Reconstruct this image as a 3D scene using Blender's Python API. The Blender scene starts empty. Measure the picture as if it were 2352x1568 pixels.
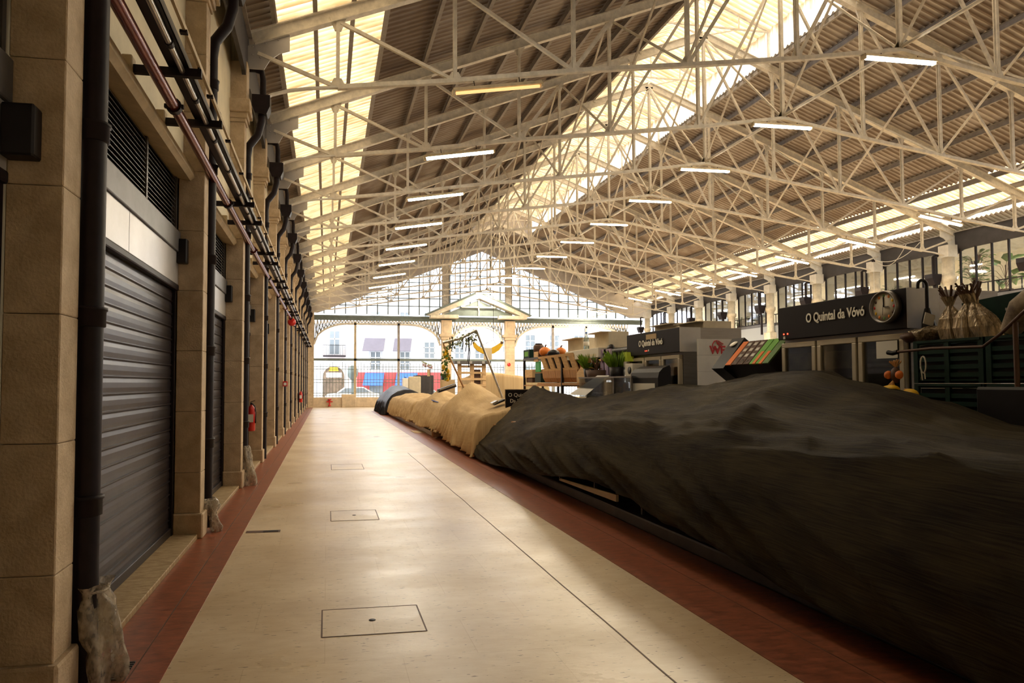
import bpy, math, random
from mathutils import Vector, Matrix, noise
random.seed(7)
R = math.radians
sc = bpy.context.scene
COL = sc.collection

# ------------------------------------------------------------------ camera
CZ, YAW, PITCH, FPX = 1.6, R(9.5), R(2.2), 1500.0
SX, SH = -174.8, 38.4
cd = bpy.data.cameras.new('camera'); cam = bpy.data.objects.new('camera', cd); COL.objects.link(cam)
cd.sensor_width = 36.0; cd.lens = FPX / 2352 * 36.0
cd.shift_x = -SX / 2352; cd.shift_y = SH / 2352
cd.clip_start = 0.05; cd.clip_end = 400
cam.location = (0, 0, CZ)
cam.rotation_euler = (R(90) + PITCH, 0, -YAW)
sc.camera = cam

# ------------------------------------------------------------------ sky, daylight, exposure
w = bpy.data.worlds.new('sky'); sc.world = w; w.use_nodes = True
nt = w.node_tree; nt.nodes.clear()
bg = nt.nodes.new('ShaderNodeBackground'); wo = nt.nodes.new('ShaderNodeOutputWorld')
tc = nt.nodes.new('ShaderNodeTexCoord'); sp = nt.nodes.new('ShaderNodeSeparateXYZ'); cr = nt.nodes.new('ShaderNodeValToRGB')
nt.links.new(tc.outputs['Generated'], sp.inputs[0]); nt.links.new(sp.outputs['Z'], cr.inputs[0]); nt.links.new(cr.outputs[0], bg.inputs[0])
cr.color_ramp.elements[0].position = 0.0; cr.color_ramp.elements[0].color = (0.80, 0.88, 1.0, 1)
cr.color_ramp.elements[1].position = 0.42; cr.color_ramp.elements[1].color = (0.36, 0.345, 0.32, 1)
bg.inputs[1].default_value = 6.5
nt.links.new(bg.outputs[0], wo.inputs[0])
sc.view_settings.view_transform = 'Standard'; sc.view_settings.look = 'None'
sc.view_settings.gamma = 1.0; sc.view_settings.use_curve_mapping = False
sc.view_settings.exposure = 0.95
cy = sc.cycles
cy.max_bounces = 7; cy.diffuse_bounces = 4; cy.glossy_bounces = 3; cy.transmission_bounces = 4; cy.transparent_max_bounces = 10
cy.caustics_reflective = False; cy.caustics_refractive = False; cy.sample_clamp_indirect = 6.0
cy.use_denoising = True

# ------------------------------------------------------------------ helpers
F_ = Vector((math.sin(YAW) * math.cos(PITCH), math.cos(YAW) * math.cos(PITCH), math.sin(PITCH)))
R_ = Vector((math.cos(YAW), -math.sin(YAW), 0)); U_ = R_.cross(F_)
def P(x, y, ax, val):
    """point of the photograph's pixel (x, y) measured on the plane axis ax = val"""
    d = F_ + R_ * ((x - 1176 - SX) / FPX) - U_ * ((y - 784 - SH) / FPX)
    c = Vector((0, 0, CZ)); t = (val - c[ax]) / d[ax]
    return c + d * t
def link(o, parent=None):
    COL.objects.link(o)
    if parent is not None: o.parent = parent
    return o
def tag(o, label=None, cat=None, group=None, kind=None):
    if label: o['label'] = label
    if cat: o['category'] = cat
    if group: o['group'] = group
    if kind: o['kind'] = kind
    return o
def thing(name, label, cat, loc=(0, 0, 0), rz=0.0, group=None, kind=None):
    o = bpy.data.objects.new(name, None); o.empty_display_size = 0.1
    o.location = loc; o.rotation_euler = (0, 0, rz); link(o)
    return tag(o, label, cat, group, kind)
def dup(root, loc, label=None, rz=None, cat=None, group=None):
    r = root.copy(); COL.objects.link(r); r.location = loc
    if rz is not None: r.rotation_euler = (0, 0, rz)
    tag(r, label, cat, group)
    for ch in list(root.children):
        c = ch.copy(); COL.objects.link(c); c.parent = r
        for g in list(ch.children):
            d = g.copy(); COL.objects.link(d); d.parent = c
    return r
class MB:
    def __init__(s): s.v = []; s.f = []; s.sm = []
    def add(s, vs, fs, smooth=False):
        n = len(s.v); s.v += [tuple(v) for v in vs]
        for f in fs: s.f.append(tuple(i + n for i in f)); s.sm.append(smooth)
        return s
    def box(s, x0, x1, y0, y1, z0, z1):
        return s.add([(x0,y0,z0),(x1,y0,z0),(x1,y1,z0),(x0,y1,z0),(x0,y0,z1),(x1,y0,z1),(x1,y1,z1),(x0,y1,z1)],
                     [(0,3,2,1),(4,5,6,7),(0,1,5,4),(1,2,6,5),(2,3,7,6),(3,0,4,7)])
    def cbox(s, x0, x1, y0, y1, z0, z1, b=0.01):
        """box with chamfered vertical and horizontal edges"""
        pts = []; fs = []
        def ring(z, i): return [(x0+i,y0+b,z),(x0+b,y0+i,z),(x1-b,y0+i,z),(x1-i,y0+b,z),(x1-i,y1-b,z),(x1-b,y1-i,z),(x0+b,y1-i,z),(x0+i,y1-b,z)]
        for z, i in ((z0, b*.5), (z0+b, 0), (z1-b, 0), (z1, b*.5)): pts += ring(z, i)
        for k in range(3):
            for j in range(8): fs.append((k*8+j, k*8+(j+1)%8, k*8+8+(j+1)%8, k*8+8+j))
        fs.append(tuple(range(7,-1,-1))); fs.append(tuple(range(24,32)))
        return s.add(pts, fs)
    def beam(s, p, q, w, h, up=(0, 0, 1)):
        p = Vector(p); q = Vector(q); d = (q - p).normalized(); up = Vector(up)
        if abs(d.dot(up)) > 0.99: up = Vector((1, 0, 0))
        a = d.cross(up).normalized() * (w / 2); b = a.cross(d).normalized() * (h / 2)
        vs = [p-a-b, p+a-b, p+a+b, p-a+b, q-a-b, q+a-b, q+a+b, q-a+b]
        return s.add(vs, [(0,1,2,3),(7,6,5,4),(0,4,5,1),(1,5,6,2),(2,6,7,3),(3,7,4,0)])
    def tube(s, pts, r, n=8, caps=True, rs=None):
        pts = [Vector(p) for p in pts]; m = len(pts); vs = []; prev = None
        for i, p in enumerate(pts):
            d = (pts[min(i+1, m-1)] - pts[max(i-1, 0)]).normalized()
            if prev is None:
                a = d.cross(Vector((0, 0, 1)))
                if a.length < 0.05: a = d.cross(Vector((1, 0, 0)))
            else: a = prev - d * prev.dot(d)
            a.normalize(); prev = a; b = d.cross(a); rr = rs[i] if rs else r
            vs += [p + (a * math.cos(2*math.pi*j/n) + b * math.sin(2*math.pi*j/n)) * rr for j in range(n)]
        fs = [(i*n+j, i*n+(j+1)%n, (i+1)*n+(j+1)%n, (i+1)*n+j) for i in range(m-1) for j in range(n)]
        s.add(vs, fs, True)
        if caps: s.add(vs[:n], [tuple(range(n-1,-1,-1))]); s.add(vs[-n:], [tuple(range(n))])
        return s
    def lathe(s, prof, c=(0, 0, 0), n=20, axis='z', wob=0, seed=0):
        vs = []; c = Vector(c)
        for i, (r, h) in enumerate(prof):
            for j in range(n):
                t = 2*math.pi*j/n; rr = r
                if wob: rr = r * (1 + wob * noise.noise(Vector((math.cos(t)*2+seed, math.sin(t)*2, h*6))))
                a, b = rr*math.cos(t), rr*math.sin(t)
                v = {'z': (a, b, h), 'x': (h, a, b), 'y': (b, h, a)}[axis]
                vs.append(c + Vector(v))
        m = len(prof)
        fs = [(i*n+j, i*n+(j+1)%n, (i+1)*n+(j+1)%n, (i+1)*n+j) for i in range(m-1) for j in range(n)]
        fs += [tuple(range(n-1,-1,-1)), tuple((m-1)*n+j for j in range(n))]
        return s.add(vs, fs, True)
    def prism(s, poly, ax, a0, a1):
        """poly in the plane across axis ax, extruded a0..a1"""
        n = len(poly); vs = []
        for a in (a0, a1):
            for u, v in poly: vs.append({0:(a,u,v), 1:(u,a,v), 2:(u,v,a)}[ax])
        fs = [(j, (j+1)%n, n+(j+1)%n, n+j) for j in range(n)] + [tuple(range(n-1,-1,-1)), tuple(range(n,2*n))]
        return s.add(vs, fs)
    def grid(s, rows, thick=None):
        m = len(rows); n = len(rows[0]); vs = [p for r in rows for p in r]
        return s.add(vs, [(i*n+j, i*n+j+1, (i+1)*n+j+1, (i+1)*n+j) for i in range(m-1) for j in range(n-1)], True)
    def blob(s, c, rx, ry, rz, n=10, wob=0.15, seed=0):
        vs = []; c = Vector(c); m = n // 2 + 1
        for i in range(m + 1):
            ph = math.pi * i / m
            for j in range(n):
                t = 2*math.pi*j/n; d = Vector((math.sin(ph)*math.cos(t), math.sin(ph)*math.sin(t), math.cos(ph)))
                k = 1 + wob * noise.noise(d * 1.7 + Vector((seed, seed*.7, 0)))
                vs.append(c + Vector((d.x*rx, d.y*ry, d.z*rz)) * k)
        return s.add(vs, [(i*n+j, (i+1)*n+j, (i+1)*n+(j+1)%n, i*n+(j+1)%n) for i in range(m) for j in range(n)], True)
    def build(s, name, mat, parent=None, origin=None, label=None):
        me = bpy.data.meshes.new(name); o0 = Vector(origin) if origin is not None else Vector((0, 0, 0))
        me.from_pydata([tuple(Vector(v) - o0) for v in s.v], [], s.f)
        me.polygons.foreach_set('use_smooth', s.sm); me.materials.append(mat); me.update()
        o = bpy.data.objects.new(name, me); link(o, parent)
        if origin is not None: o.location = o0
        if label: o['label'] = label
        return o
def solid(name, mb, mat, label, cat, origin=(0, 0, 0), group=None, kind=None):
    o = mb.build(name, mat, None, origin); return tag(o, label, cat, group, kind)
def structure(name, mb, mat, label=None):
    o = mb.build(name, mat); o['kind'] = 'structure'
    o['label'] = label or name.replace('_', ' '); o['category'] = name.split('_')[0]
    return o
def text(body, mat, parent, loc, size, face='-x', ext=0.003, bold=0.0, sx=1.0, name='lettering', align='LEFT'):
    c = bpy.data.curves.new(name, 'FONT'); c.body = body; c.size = size; c.extrude = ext; c.offset = bold; c.align_x = align
    c.resolution_u = 3
    o = bpy.data.objects.new(name, c); c.materials.append(mat); link(o, parent)
    ax = {'-x': ((0,-1,0),(0,0,1),(-1,0,0)), '-y': ((1,0,0),(0,0,1),(0,-1,0))}[face]
    m = Matrix.Identity(4)
    for i in range(3):
        for j in range(3): m[j][i] = ax[i][j] * (sx if i == 0 else 1)
    m.translation = Vector(loc)
    me = bpy.data.meshes.new_from_object(o.evaluated_get(bpy.context.evaluated_depsgraph_get()))
    bpy.data.objects.remove(o); bpy.data.curves.remove(c)
    if not me.materials: me.materials.append(mat)
    me.name = name; o = bpy.data.objects.new(name, me); link(o, parent); o.matrix_local = m
    return o

# ------------------------------------------------------------------ materials
def new_mat(name):
    m = bpy.data.materials.new(name); m.use_nodes = True; n = m.node_tree
    return m, n, n.nodes['Principled BSDF']
def mat(name, col, rough=0.6, metal=0.0, var=0.0, vs=3.0, bump=0.0, bs=40.0, col2=None, stretch=(1, 1, 1), spec=0.5, det=6.0, ramp=(0.35, 0.65), rvar=0.0):
    m, n, b = new_mat(name); L = n.links
    b.inputs['Roughness'].default_value = rough; b.inputs['Metallic'].default_value = metal
    b.inputs['Specular IOR Level'].default_value = spec
    b.inputs['Base Color'].default_value = (*col, 1)
    if var or col2 or bump or rvar:
        tc = n.nodes.new('ShaderNodeTexCoord'); mp = n.nodes.new('ShaderNodeMapping'); mp.inputs['Scale'].default_value = stretch
        L.new(tc.outputs['Object'], mp.inputs[0])
    if var or col2 or rvar:
        nz = n.nodes.new('ShaderNodeTexNoise'); nz.inputs['Scale'].default_value = vs; nz.inputs['Detail'].default_value = det
        nz.inputs['Roughness'].default_value = 0.65
        L.new(mp.outputs[0], nz.inputs[0]); cr = n.nodes.new('ShaderNodeValToRGB'); L.new(nz.outputs[0], cr.inputs[0])
        c2 = col2 or tuple(max(0, c * (1 - var)) for c in col); c1 = col if col2 else tuple(min(1, c * (1 + var * .5)) for c in col)
        cr.color_ramp.elements[0].position = ramp[0]; cr.color_ramp.elements[0].color = (*c2, 1)
        cr.color_ramp.elements[1].position = ramp[1]; cr.color_ramp.elements[1].color = (*c1, 1)
        if var or col2: L.new(cr.outputs[0], b.inputs['Base Color'])
        if rvar:
            mr = n.nodes.new('ShaderNodeMapRange'); mr.inputs['To Min'].default_value = rough - rvar; mr.inputs['To Max'].default_value = rough + rvar
            L.new(nz.outputs[0], mr.inputs[0]); L.new(mr.outputs[0], b.inputs['Roughness'])
    if bump:
        n2 = n.nodes.new('ShaderNodeTexNoise'); n2.inputs['Scale'].default_value = bs; n2.inputs['Detail'].default_value = 4
        L.new(mp.outputs[0], n2.inputs[0]); bp = n.nodes.new('ShaderNodeBump'); bp.inputs['Strength'].default_value = bump; bp.inputs['Distance'].default_value = 0.02
        L.new(n2.outputs[0], bp.inputs['Height']); L.new(bp.outputs[0], b.inputs['Normal'])
    return m
def stripes(n_, src, pitch=0.17, lo=0.0, hi=1.0, c0=(0, 0, 0), c1=(1, 1, 1)):  # sine colour bands that paint corrugation shading into the roof sheets
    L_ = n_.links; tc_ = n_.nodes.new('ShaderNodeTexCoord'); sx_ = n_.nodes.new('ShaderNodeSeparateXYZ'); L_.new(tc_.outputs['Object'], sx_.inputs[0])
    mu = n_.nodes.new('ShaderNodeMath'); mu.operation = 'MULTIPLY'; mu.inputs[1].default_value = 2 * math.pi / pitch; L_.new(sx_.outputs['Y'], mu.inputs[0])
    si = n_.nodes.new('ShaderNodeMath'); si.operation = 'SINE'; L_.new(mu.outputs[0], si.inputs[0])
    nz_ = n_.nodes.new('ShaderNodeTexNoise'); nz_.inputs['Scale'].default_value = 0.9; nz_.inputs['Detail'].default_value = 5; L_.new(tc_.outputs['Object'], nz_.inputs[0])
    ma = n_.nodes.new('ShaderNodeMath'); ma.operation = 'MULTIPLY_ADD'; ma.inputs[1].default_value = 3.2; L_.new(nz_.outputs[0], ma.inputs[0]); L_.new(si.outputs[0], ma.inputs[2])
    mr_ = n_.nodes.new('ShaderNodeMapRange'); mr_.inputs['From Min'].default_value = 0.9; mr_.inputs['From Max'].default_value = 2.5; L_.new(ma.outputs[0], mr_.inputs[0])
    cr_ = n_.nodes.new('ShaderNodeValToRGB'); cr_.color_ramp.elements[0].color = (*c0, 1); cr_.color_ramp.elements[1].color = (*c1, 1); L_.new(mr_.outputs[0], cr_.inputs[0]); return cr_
def emit(name, col, strength):
    m, n, b = new_mat(name); b.inputs['Base Color'].default_value = (*col, 1)
    b.inputs['Emission Color'].default_value = (*col, 1); b.inputs['Emission Strength'].default_value = strength
    return m
def sheet_mat(name, col, transp, col2, diffuse=0.15):
    """aged translucent roof sheet: lets daylight through, partly scattered"""
    m, n, b = new_mat(name); L = n.links; n.nodes.remove(b); out = n.nodes['Material Output']
    tc = n.nodes.new('ShaderNodeTexCoord'); mp = n.nodes.new('ShaderNodeMapping'); mp.inputs['Scale'].default_value = (1.2, 5, 1)
    nz = n.nodes.new('ShaderNodeTexNoise'); nz.inputs['Scale'].default_value = 1.4; nz.inputs['Detail'].default_value = 6
    cr = n.nodes.new('ShaderNodeValToRGB'); cr.color_ramp.elements[0].color = (*col2, 1); cr.color_ramp.elements[1].color = (*col, 1)
    cr.color_ramp.elements[0].position = 0.36; cr.color_ramp.elements[1].position = 0.58
    L.new(tc.outputs['Object'], mp.inputs[0]); L.new(mp.outputs[0], nz.inputs[0]); L.new(nz.outputs[0], cr.inputs[0])
    rib_shade = stripes(n, None, c0=(0.74, 0.62, 0.46), c1=(1, 1, 1)); mxd = n.nodes.new('ShaderNodeMixRGB'); mxd.blend_type = 'MULTIPLY'; mxd.inputs[0].default_value = 0.8; L.new(cr.outputs[0], mxd.inputs[1]); L.new(rib_shade.outputs[0], mxd.inputs[2]); cr = mxd  # painted shading of the corrugations, multiplied into the sheet tint
    tl = n.nodes.new('ShaderNodeBsdfTranslucent'); df = n.nodes.new('ShaderNodeBsdfDiffuse'); tr = n.nodes.new('ShaderNodeBsdfTransparent')
    for s_ in (tl, df, tr): L.new(cr.outputs[0], s_.inputs[0])
    m1 = n.nodes.new('ShaderNodeMixShader'); m1.inputs[0].default_value = diffuse; L.new(tl.outputs[0], m1.inputs[1]); L.new(df.outputs[0], m1.inputs[2])
    m2 = n.nodes.new('ShaderNodeMixShader'); m2.inputs[0].default_value = transp; L.new(m1.outputs[0], m2.inputs[1]); L.new(tr.outputs[0], m2.inputs[2])
    L.new(m2.outputs[0], out.inputs[0])
    return m
def glass_mat(name, tint=(1, 1, 1), refl=0.08, rough=0.02):
    m, n, b = new_mat(name); L = n.links; n.nodes.remove(b); out = n.nodes['Material Output']
    tr = n.nodes.new('ShaderNodeBsdfTransparent'); tr.inputs[0].default_value = (*tint, 1)
    gl = n.nodes.new('ShaderNodeBsdfGlossy'); gl.inputs['Roughness'].default_value = rough
    fr = n.nodes.new('ShaderNodeFresnel'); fr.inputs[0].default_value = 1.45
    mr = n.nodes.new('ShaderNodeMapRange'); mr.inputs['To Min'].default_value = refl * .4; mr.inputs['To Max'].default_value = 0.75
    L.new(fr.outputs[0], mr.inputs[0])
    mx = n.nodes.new('ShaderNodeMixShader'); L.new(mr.outputs[0], mx.inputs[0]); L.new(tr.outputs[0], mx.inputs[1]); L.new(gl.outputs[0], mx.inputs[2])
    L.new(mx.outputs[0], out.inputs[0]); return m
def floor_mat():
    m, n, b = new_mat('polished_travertine'); L = n.links; N = n.nodes
    tc = N.new('ShaderNodeTexCoord')
    def mapped(sc_): mp = N.new('ShaderNodeMapping'); mp.inputs['Scale'].default_value = sc_; L.new(tc.outputs['Object'], mp.inputs[0]); return mp
    def nz(sc_, s, d=6): t = N.new('ShaderNodeTexNoise'); t.inputs['Scale'].default_value = s; t.inputs['Detail'].default_value = d; L.new(mapped(sc_).outputs[0], t.inputs[0]); return t
    def ramp(src, p0, c0, p1, c1):
        r = N.new('ShaderNodeValToRGB'); e = r.color_ramp.elements; e[0].position = p0; e[0].color = (*c0, 1); e[1].position = p1; e[1].color = (*c1, 1)
        L.new(src, r.inputs[0]); return r
    def mix(f, a, c, mode='MULTIPLY'):
        x = N.new('ShaderNodeMixRGB'); x.blend_type = mode
        if isinstance(f, float): x.inputs[0].default_value = f
        else: L.new(f, x.inputs[0])
        L.new(a, x.inputs[1]); L.new(c, x.inputs[2]); return x
    base = ramp(nz((1, 1, 1), 0.9).outputs[0], 0.35, (0.62, 0.49, 0.33), 0.68, (0.80, 0.68, 0.51))
    vein = ramp(nz((2, 5, 1), 3.2, 8).outputs[0], 0.40, (0.84, 0.77, 0.68), 0.60, (1, 1, 1))
    c = mix(0.35, base.outputs[0], vein.outputs[0])
    br = N.new('ShaderNodeTexBrick'); br.offset = 0.5
    br.inputs['Scale'].default_value = 1.0; br.inputs['Brick Width'].default_value = 0.9; br.inputs['Row Height'].default_value = 0.55
    br.inputs['Mortar Size'].default_value = 0.0025; br.inputs['Mortar Smooth'].default_value = 0.1
    br.inputs['Color1'].default_value = (0.95, 0.935, 0.92, 1); br.inputs['Color2'].default_value = (1, 1, 1, 1); br.inputs['Mortar'].default_value = (0.84, 0.79, 0.72, 1)
    L.new(mapped((1, 1, 1)).outputs[0], br.inputs[0]); c = mix(1.0, c.outputs[0], br.outputs[0])
    pit = ramp(nz((9, 42, 1), 1.6, 3).outputs[0], 0.655, (1, 1, 1), 0.69, (0.16, 0.11, 0.07))
    c = mix(0.85, c.outputs[0], pit.outputs[0])
    wear = ramp(nz((1, 1, 1), 0.55, 4).outputs[0], 0.3, (0.80, 0.76, 0.70), 0.6, (1, 1, 1)); c = mix(0.45, c.outputs[0], wear.outputs[0])
    L.new(c.outputs[0], b.inputs['Base Color'])
    rr = ramp(nz((1, 2, 1), 1.1, 5).outputs[0], 0.3, (0.27,)*3, 0.7, (0.42,)*3); L.new(rr.outputs[0], b.inputs['Roughness'])
    bp = N.new('ShaderNodeBump'); bp.inputs['Strength'].default_value = 0.09; bp.inputs['Distance'].default_value = 0.01
    L.new(nz((2, 5, 1), 9, 4).outputs[0], bp.inputs['Height']); L.new(bp.outputs[0], b.inputs['Normal'])
    b.inputs['Specular IOR Level'].default_value = 0.55
    return m
def weave_mat(name, col, col2, sc_=60.0, rough=0.85, bump=0.5):
    m, n, b = new_mat(name); L = n.links; N = n.nodes
    tc = N.new('ShaderNodeTexCoord'); mp = N.new('ShaderNodeMapping'); mp.inputs['Scale'].default_value = (1, 1, 1); L.new(tc.outputs['UV'], mp.inputs[0])
    w1 = N.new('ShaderNodeTexNoise'); w1.inputs['Scale'].default_value = sc_; w1.inputs['Detail'].default_value = 3
    mp2 = N.new('ShaderNodeMapping'); mp2.inputs['Scale'].default_value = (0.06, 1, 1); L.new(tc.outputs['UV'], mp2.inputs[0]); L.new(mp2.outputs[0], w1.inputs[0])
    w2 = N.new('ShaderNodeTexNoise'); w2.inputs['Scale'].default_value = sc_ * 6; w2.inputs['Detail'].default_value = 2; L.new(mp.outputs[0], w2.inputs[0])
    big = N.new('ShaderNodeTexNoise'); big.inputs['Scale'].default_value = 1.5; L.new(mp.outputs[0], big.inputs[0])
    a = N.new('ShaderNodeMath'); a.operation = 'ADD'; L.new(w1.outputs[0], a.inputs[0]); L.new(w2.outputs[0], a.inputs[1])
    a2 = N.new('ShaderNodeMath'); a2.operation = 'ADD'; L.new(a.outputs[0], a2.inputs[0]); L.new(big.outputs[0], a2.inputs[1])
    mr = N.new('ShaderNodeMapRange'); mr.inputs['From Min'].default_value = 1.2; mr.inputs['From Max'].default_value = 1.8; L.new(a2.outputs[0], mr.inputs[0])
    cr = N.new('ShaderNodeValToRGB'); cr.color_ramp.elements[0].color = (*col2, 1); cr.color_ramp.elements[1].color = (*col, 1); L.new(mr.outputs[0], cr.inputs[0])
    L.new(cr.outputs[0], b.inputs['Base Color']); b.inputs['Roughness'].default_value = rough
    bp = N.new('ShaderNodeBump'); bp.inputs['Strength'].default_value = bump; bp.inputs['Distance'].default_value = 0.01
    L.new(a.outputs[0], bp.inputs['Height']); L.new(bp.outputs[0], b.inputs['Normal'])
    b.inputs['Sheen Weight'].default_value = 0.04; b.inputs['Specular IOR Level'].default_value = 0.13; b.inputs['Sheen Roughness'].default_value = 0.35; b.inputs['Sheen Tint'].default_value = (0.9, 0.8, 0.6, 1)
    return m

M = {}
M['floor'] = floor_mat()
M['red'] = mat('red_marble', (0.30, 0.095, 0.05), 0.34, var=0.45, vs=4, stretch=(2, 5, 1), bump=0.06, bs=30, rvar=0.08)
M['kerb'] = mat('kerb_limestone', (0.50, 0.38, 0.22), 0.6, col2=(0.30, 0.20, 0.10), vs=5, stretch=(2, 6, 1), bump=0.3, bs=40)
M['stone'] = mat('pillar_limestone', (0.66, 0.53, 0.38), 0.75, col2=(0.46, 0.35, 0.23), vs=5, bump=0.35, bs=60)
M['plaster'] = mat('cream_plaster', (0.74, 0.66, 0.48), 0.8, var=0.12, vs=2, bump=0.1)
M['far_stone'] = mat('warm_stone', (0.66, 0.53, 0.38), 0.7, var=0.2, vs=3, bump=0.1)
M['moulding'] = mat('tan_moulding', (0.55, 0.44, 0.28), 0.7, var=0.2, vs=4)
M['shutter'] = mat('dark_shutter_steel', (0.034, 0.029, 0.036), 0.38, metal=0.35, var=0.35, vs=6, rvar=0.1)
M['dark'] = mat('dark_painted_iron', (0.014, 0.009, 0.013), 0.5, spec=0.22, metal=0.0, var=0.3, vs=8)
M['grey_panel'] = mat('grey_fascia_metal', (0.50, 0.49, 0.50), 0.35, metal=0.3, var=0.1, vs=3)
M['grey_dark'] = mat('dark_grey_metal', (0.12, 0.115, 0.12), 0.45, metal=0.4, var=0.2, vs=4)
M['truss'] = mat('cream_painted_steel', (0.78, 0.73, 0.64), 0.55, var=0.2, vs=7)
M['purlin'] = mat('grey_painted_steel', (0.34, 0.31, 0.29), 0.55, var=0.2, vs=6)
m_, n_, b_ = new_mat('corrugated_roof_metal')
n_.links.new(stripes(n_, None, c0=(0.20, 0.145, 0.11), c1=(0.62, 0.58, 0.56)).outputs[0], b_.inputs['Base Color']); b_.inputs['Roughness'].default_value = 0.4; b_.inputs['Metallic'].default_value = 0.1  # light and dark sides of the corrugations painted into the base colour
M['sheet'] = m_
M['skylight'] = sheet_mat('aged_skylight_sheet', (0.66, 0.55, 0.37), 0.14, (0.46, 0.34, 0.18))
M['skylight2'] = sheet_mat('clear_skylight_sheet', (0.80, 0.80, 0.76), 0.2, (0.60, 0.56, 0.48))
M['beam'] = mat('slate_grey_beam', (0.05, 0.046, 0.05), 0.6, var=0.25, vs=3)
M['white_steel'] = mat('white_painted_steel', (0.78, 0.77, 0.74), 0.5, var=0.12, vs=5)
M['cream_stone'] = mat('cream_column_stone', (0.78, 0.71, 0.58), 0.7, var=0.2, vs=5, bump=0.15)
M['redpipe'] = mat('oxide_red_pipe', (0.16, 0.025, 0.018), 0.22, metal=0.3, var=0.2, vs=10)
M['galv'] = mat('galvanised_conduit', (0.48, 0.46, 0.42), 0.3, metal=0.8, var=0.2, vs=9)
M['tube_on'] = emit('lit_fluorescent_tube', (1.0, 0.93, 0.76), 34.0)
M['tube_off'] = emit('unlit_tube_amber_glow', (1.0, 0.62, 0.25), 0.55)  # tube is unlit; weak emission stands in for light falling on it
M['fixture'] = mat('fixture_enamel', (0.62, 0.52, 0.36), 0.5, var=0.2, vs=8)
M['red_paint'] = mat('red_enamel', (0.55, 0.02, 0.015), 0.3, var=0.15)
M['white'] = mat('white_plastic', (0.78, 0.76, 0.72), 0.5, var=0.08)
M['black'] = mat('black_plastic', (0.010, 0.008, 0.010), 0.45, spec=0.3, var=0.3)
M['net'] = weave_mat('dark_shade_net', (0.085, 0.066, 0.032), (0.012, 0.007, 0.009), 60, 0.8, 1.0)
M['burlap'] = weave_mat('tan_cotton_sheet', (0.60, 0.44, 0.25), (0.42, 0.29, 0.15), 45, 0.85, 0.3)
M['black_sheet'] = mat('black_plastic_sheet', (0.016, 0.015, 0.02), 0.42, spec=0.25, var=0.3, bump=0.3, bs=9)
M['bag'] = None
def plastic_bag():
    m, n, b = new_mat('cloudy_plastic_film'); L = n.links
    b.inputs['Base Color'].default_value = (0.50, 0.44, 0.36, 1); b.inputs['Roughness'].default_value = 0.25
    tr = n.nodes.new('ShaderNodeBsdfTransparent'); mx = n.nodes.new('ShaderNodeMixShader'); nz = n.nodes.new('ShaderNodeTexNoise'); nz.inputs['Scale'].default_value = 12
    mr = n.nodes.new('ShaderNodeMapRange'); mr.inputs['From Min'].default_value = 0.35; mr.inputs['From Max'].default_value = 0.7; mr.inputs['To Min'].default_value = 0.15; mr.inputs['To Max'].default_value = 0.75
    L.new(nz.outputs[0], mr.inputs[0]); L.new(mr.outputs[0], mx.inputs[0]); L.new(b.outputs[0], mx.inputs[1]); L.new(tr.outputs[0], mx.inputs[2])
    L.new(mx.outputs[0], n.nodes['Material Output'].inputs[0]); return m
M['bag'] = plastic_bag()
M['glass'] = glass_mat('window_glass', (0.96, 0.98, 1.0), 0.06, 0.03)
M['glass2'] = glass_mat('cabinet_glass', (0.85, 0.88, 0.88), 0.1, 0.05)
M['steel'] = mat('brushed_steel', (0.30, 0.28, 0.27), 0.42, metal=0.8, var=0.15, vs=3, stretch=(1, 1, 8), rvar=0.08)
M['alu'] = mat('champagne_door_frame', (0.50, 0.44, 0.34), 0.4, metal=0.3, var=0.1)
M['header'] = mat('black_header_panel', (0.012, 0.009, 0.012), 0.5, spec=0.2, var=0.1)
M['letter'] = mat('cream_lettering', (0.88, 0.85, 0.76), 0.5)
M['wood'] = mat('pale_pallet_wood', (0.80, 0.55, 0.29), 0.7, col2=(0.62, 0.40, 0.20), vs=4, stretch=(1, 1, 7), bump=0.1)
M['wood2'] = mat('orange_brown_wood', (0.50, 0.26, 0.11), 0.65, var=0.3, vs=4, stretch=(1, 7, 1))
M['card'] = mat('brown_cardboard', (0.52, 0.38, 0.22), 0.8, var=0.12, vs=4)
M['card2'] = mat('pale_cardboard', (0.74, 0.64, 0.47), 0.8, var=0.12, vs=4)
M['green'] = mat('green_plastic', (0.03, 0.42, 0.08), 0.4, var=0.1)
M['crate_green'] = mat('dark_green_crate_plastic', (0.003, 0.024, 0.016), 0.5, spec=0.25, var=0.3, vs=6)
M['orange'] = mat('orange_skin', (0.80, 0.22, 0.025), 0.45, var=0.25)
M['leaf'] = mat('green_leaves', (0.10, 0.22, 0.045), 0.55, var=0.5, vs=6)
M['leaf_pale'] = mat('grey_green_leaves', (0.34, 0.40, 0.26), 0.6, var=0.4, vs=6)
M['grass'] = mat('wheatgrass_blades', (0.22, 0.36, 0.03), 0.5, var=0.4, vs=20)
M['yellow'] = mat('banana_yellow', (0.85, 0.52, 0.02), 0.5, var=0.15)
M['brown'] = mat('dark_brown', (0.10, 0.045, 0.025), 0.6, var=0.3)
M['lavender'] = mat('lavender_paint', (0.52, 0.42, 0.60), 0.6, var=0.1)
M['lime'] = mat('lime_plastic', (0.55, 0.68, 0.06), 0.5)
M['straw'] = mat('dry_straw', (0.75, 0.42, 0.16), 0.8, var=0.3, vs=10)
M['facade'] = mat('pale_render_facade', (0.80, 0.78, 0.78), 0.85, var=0.06, vs=0.6)
M['facade_pink'] = mat('pinkish_render', (0.78, 0.66, 0.62), 0.85, var=0.06, vs=0.6)
M['awning'] = mat('grey_canvas_awning', (0.17, 0.15, 0.18), 0.8, var=0.1)
M['blue'] = mat('blue_awning_canvas', (0.05, 0.16, 0.55), 0.7)
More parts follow.
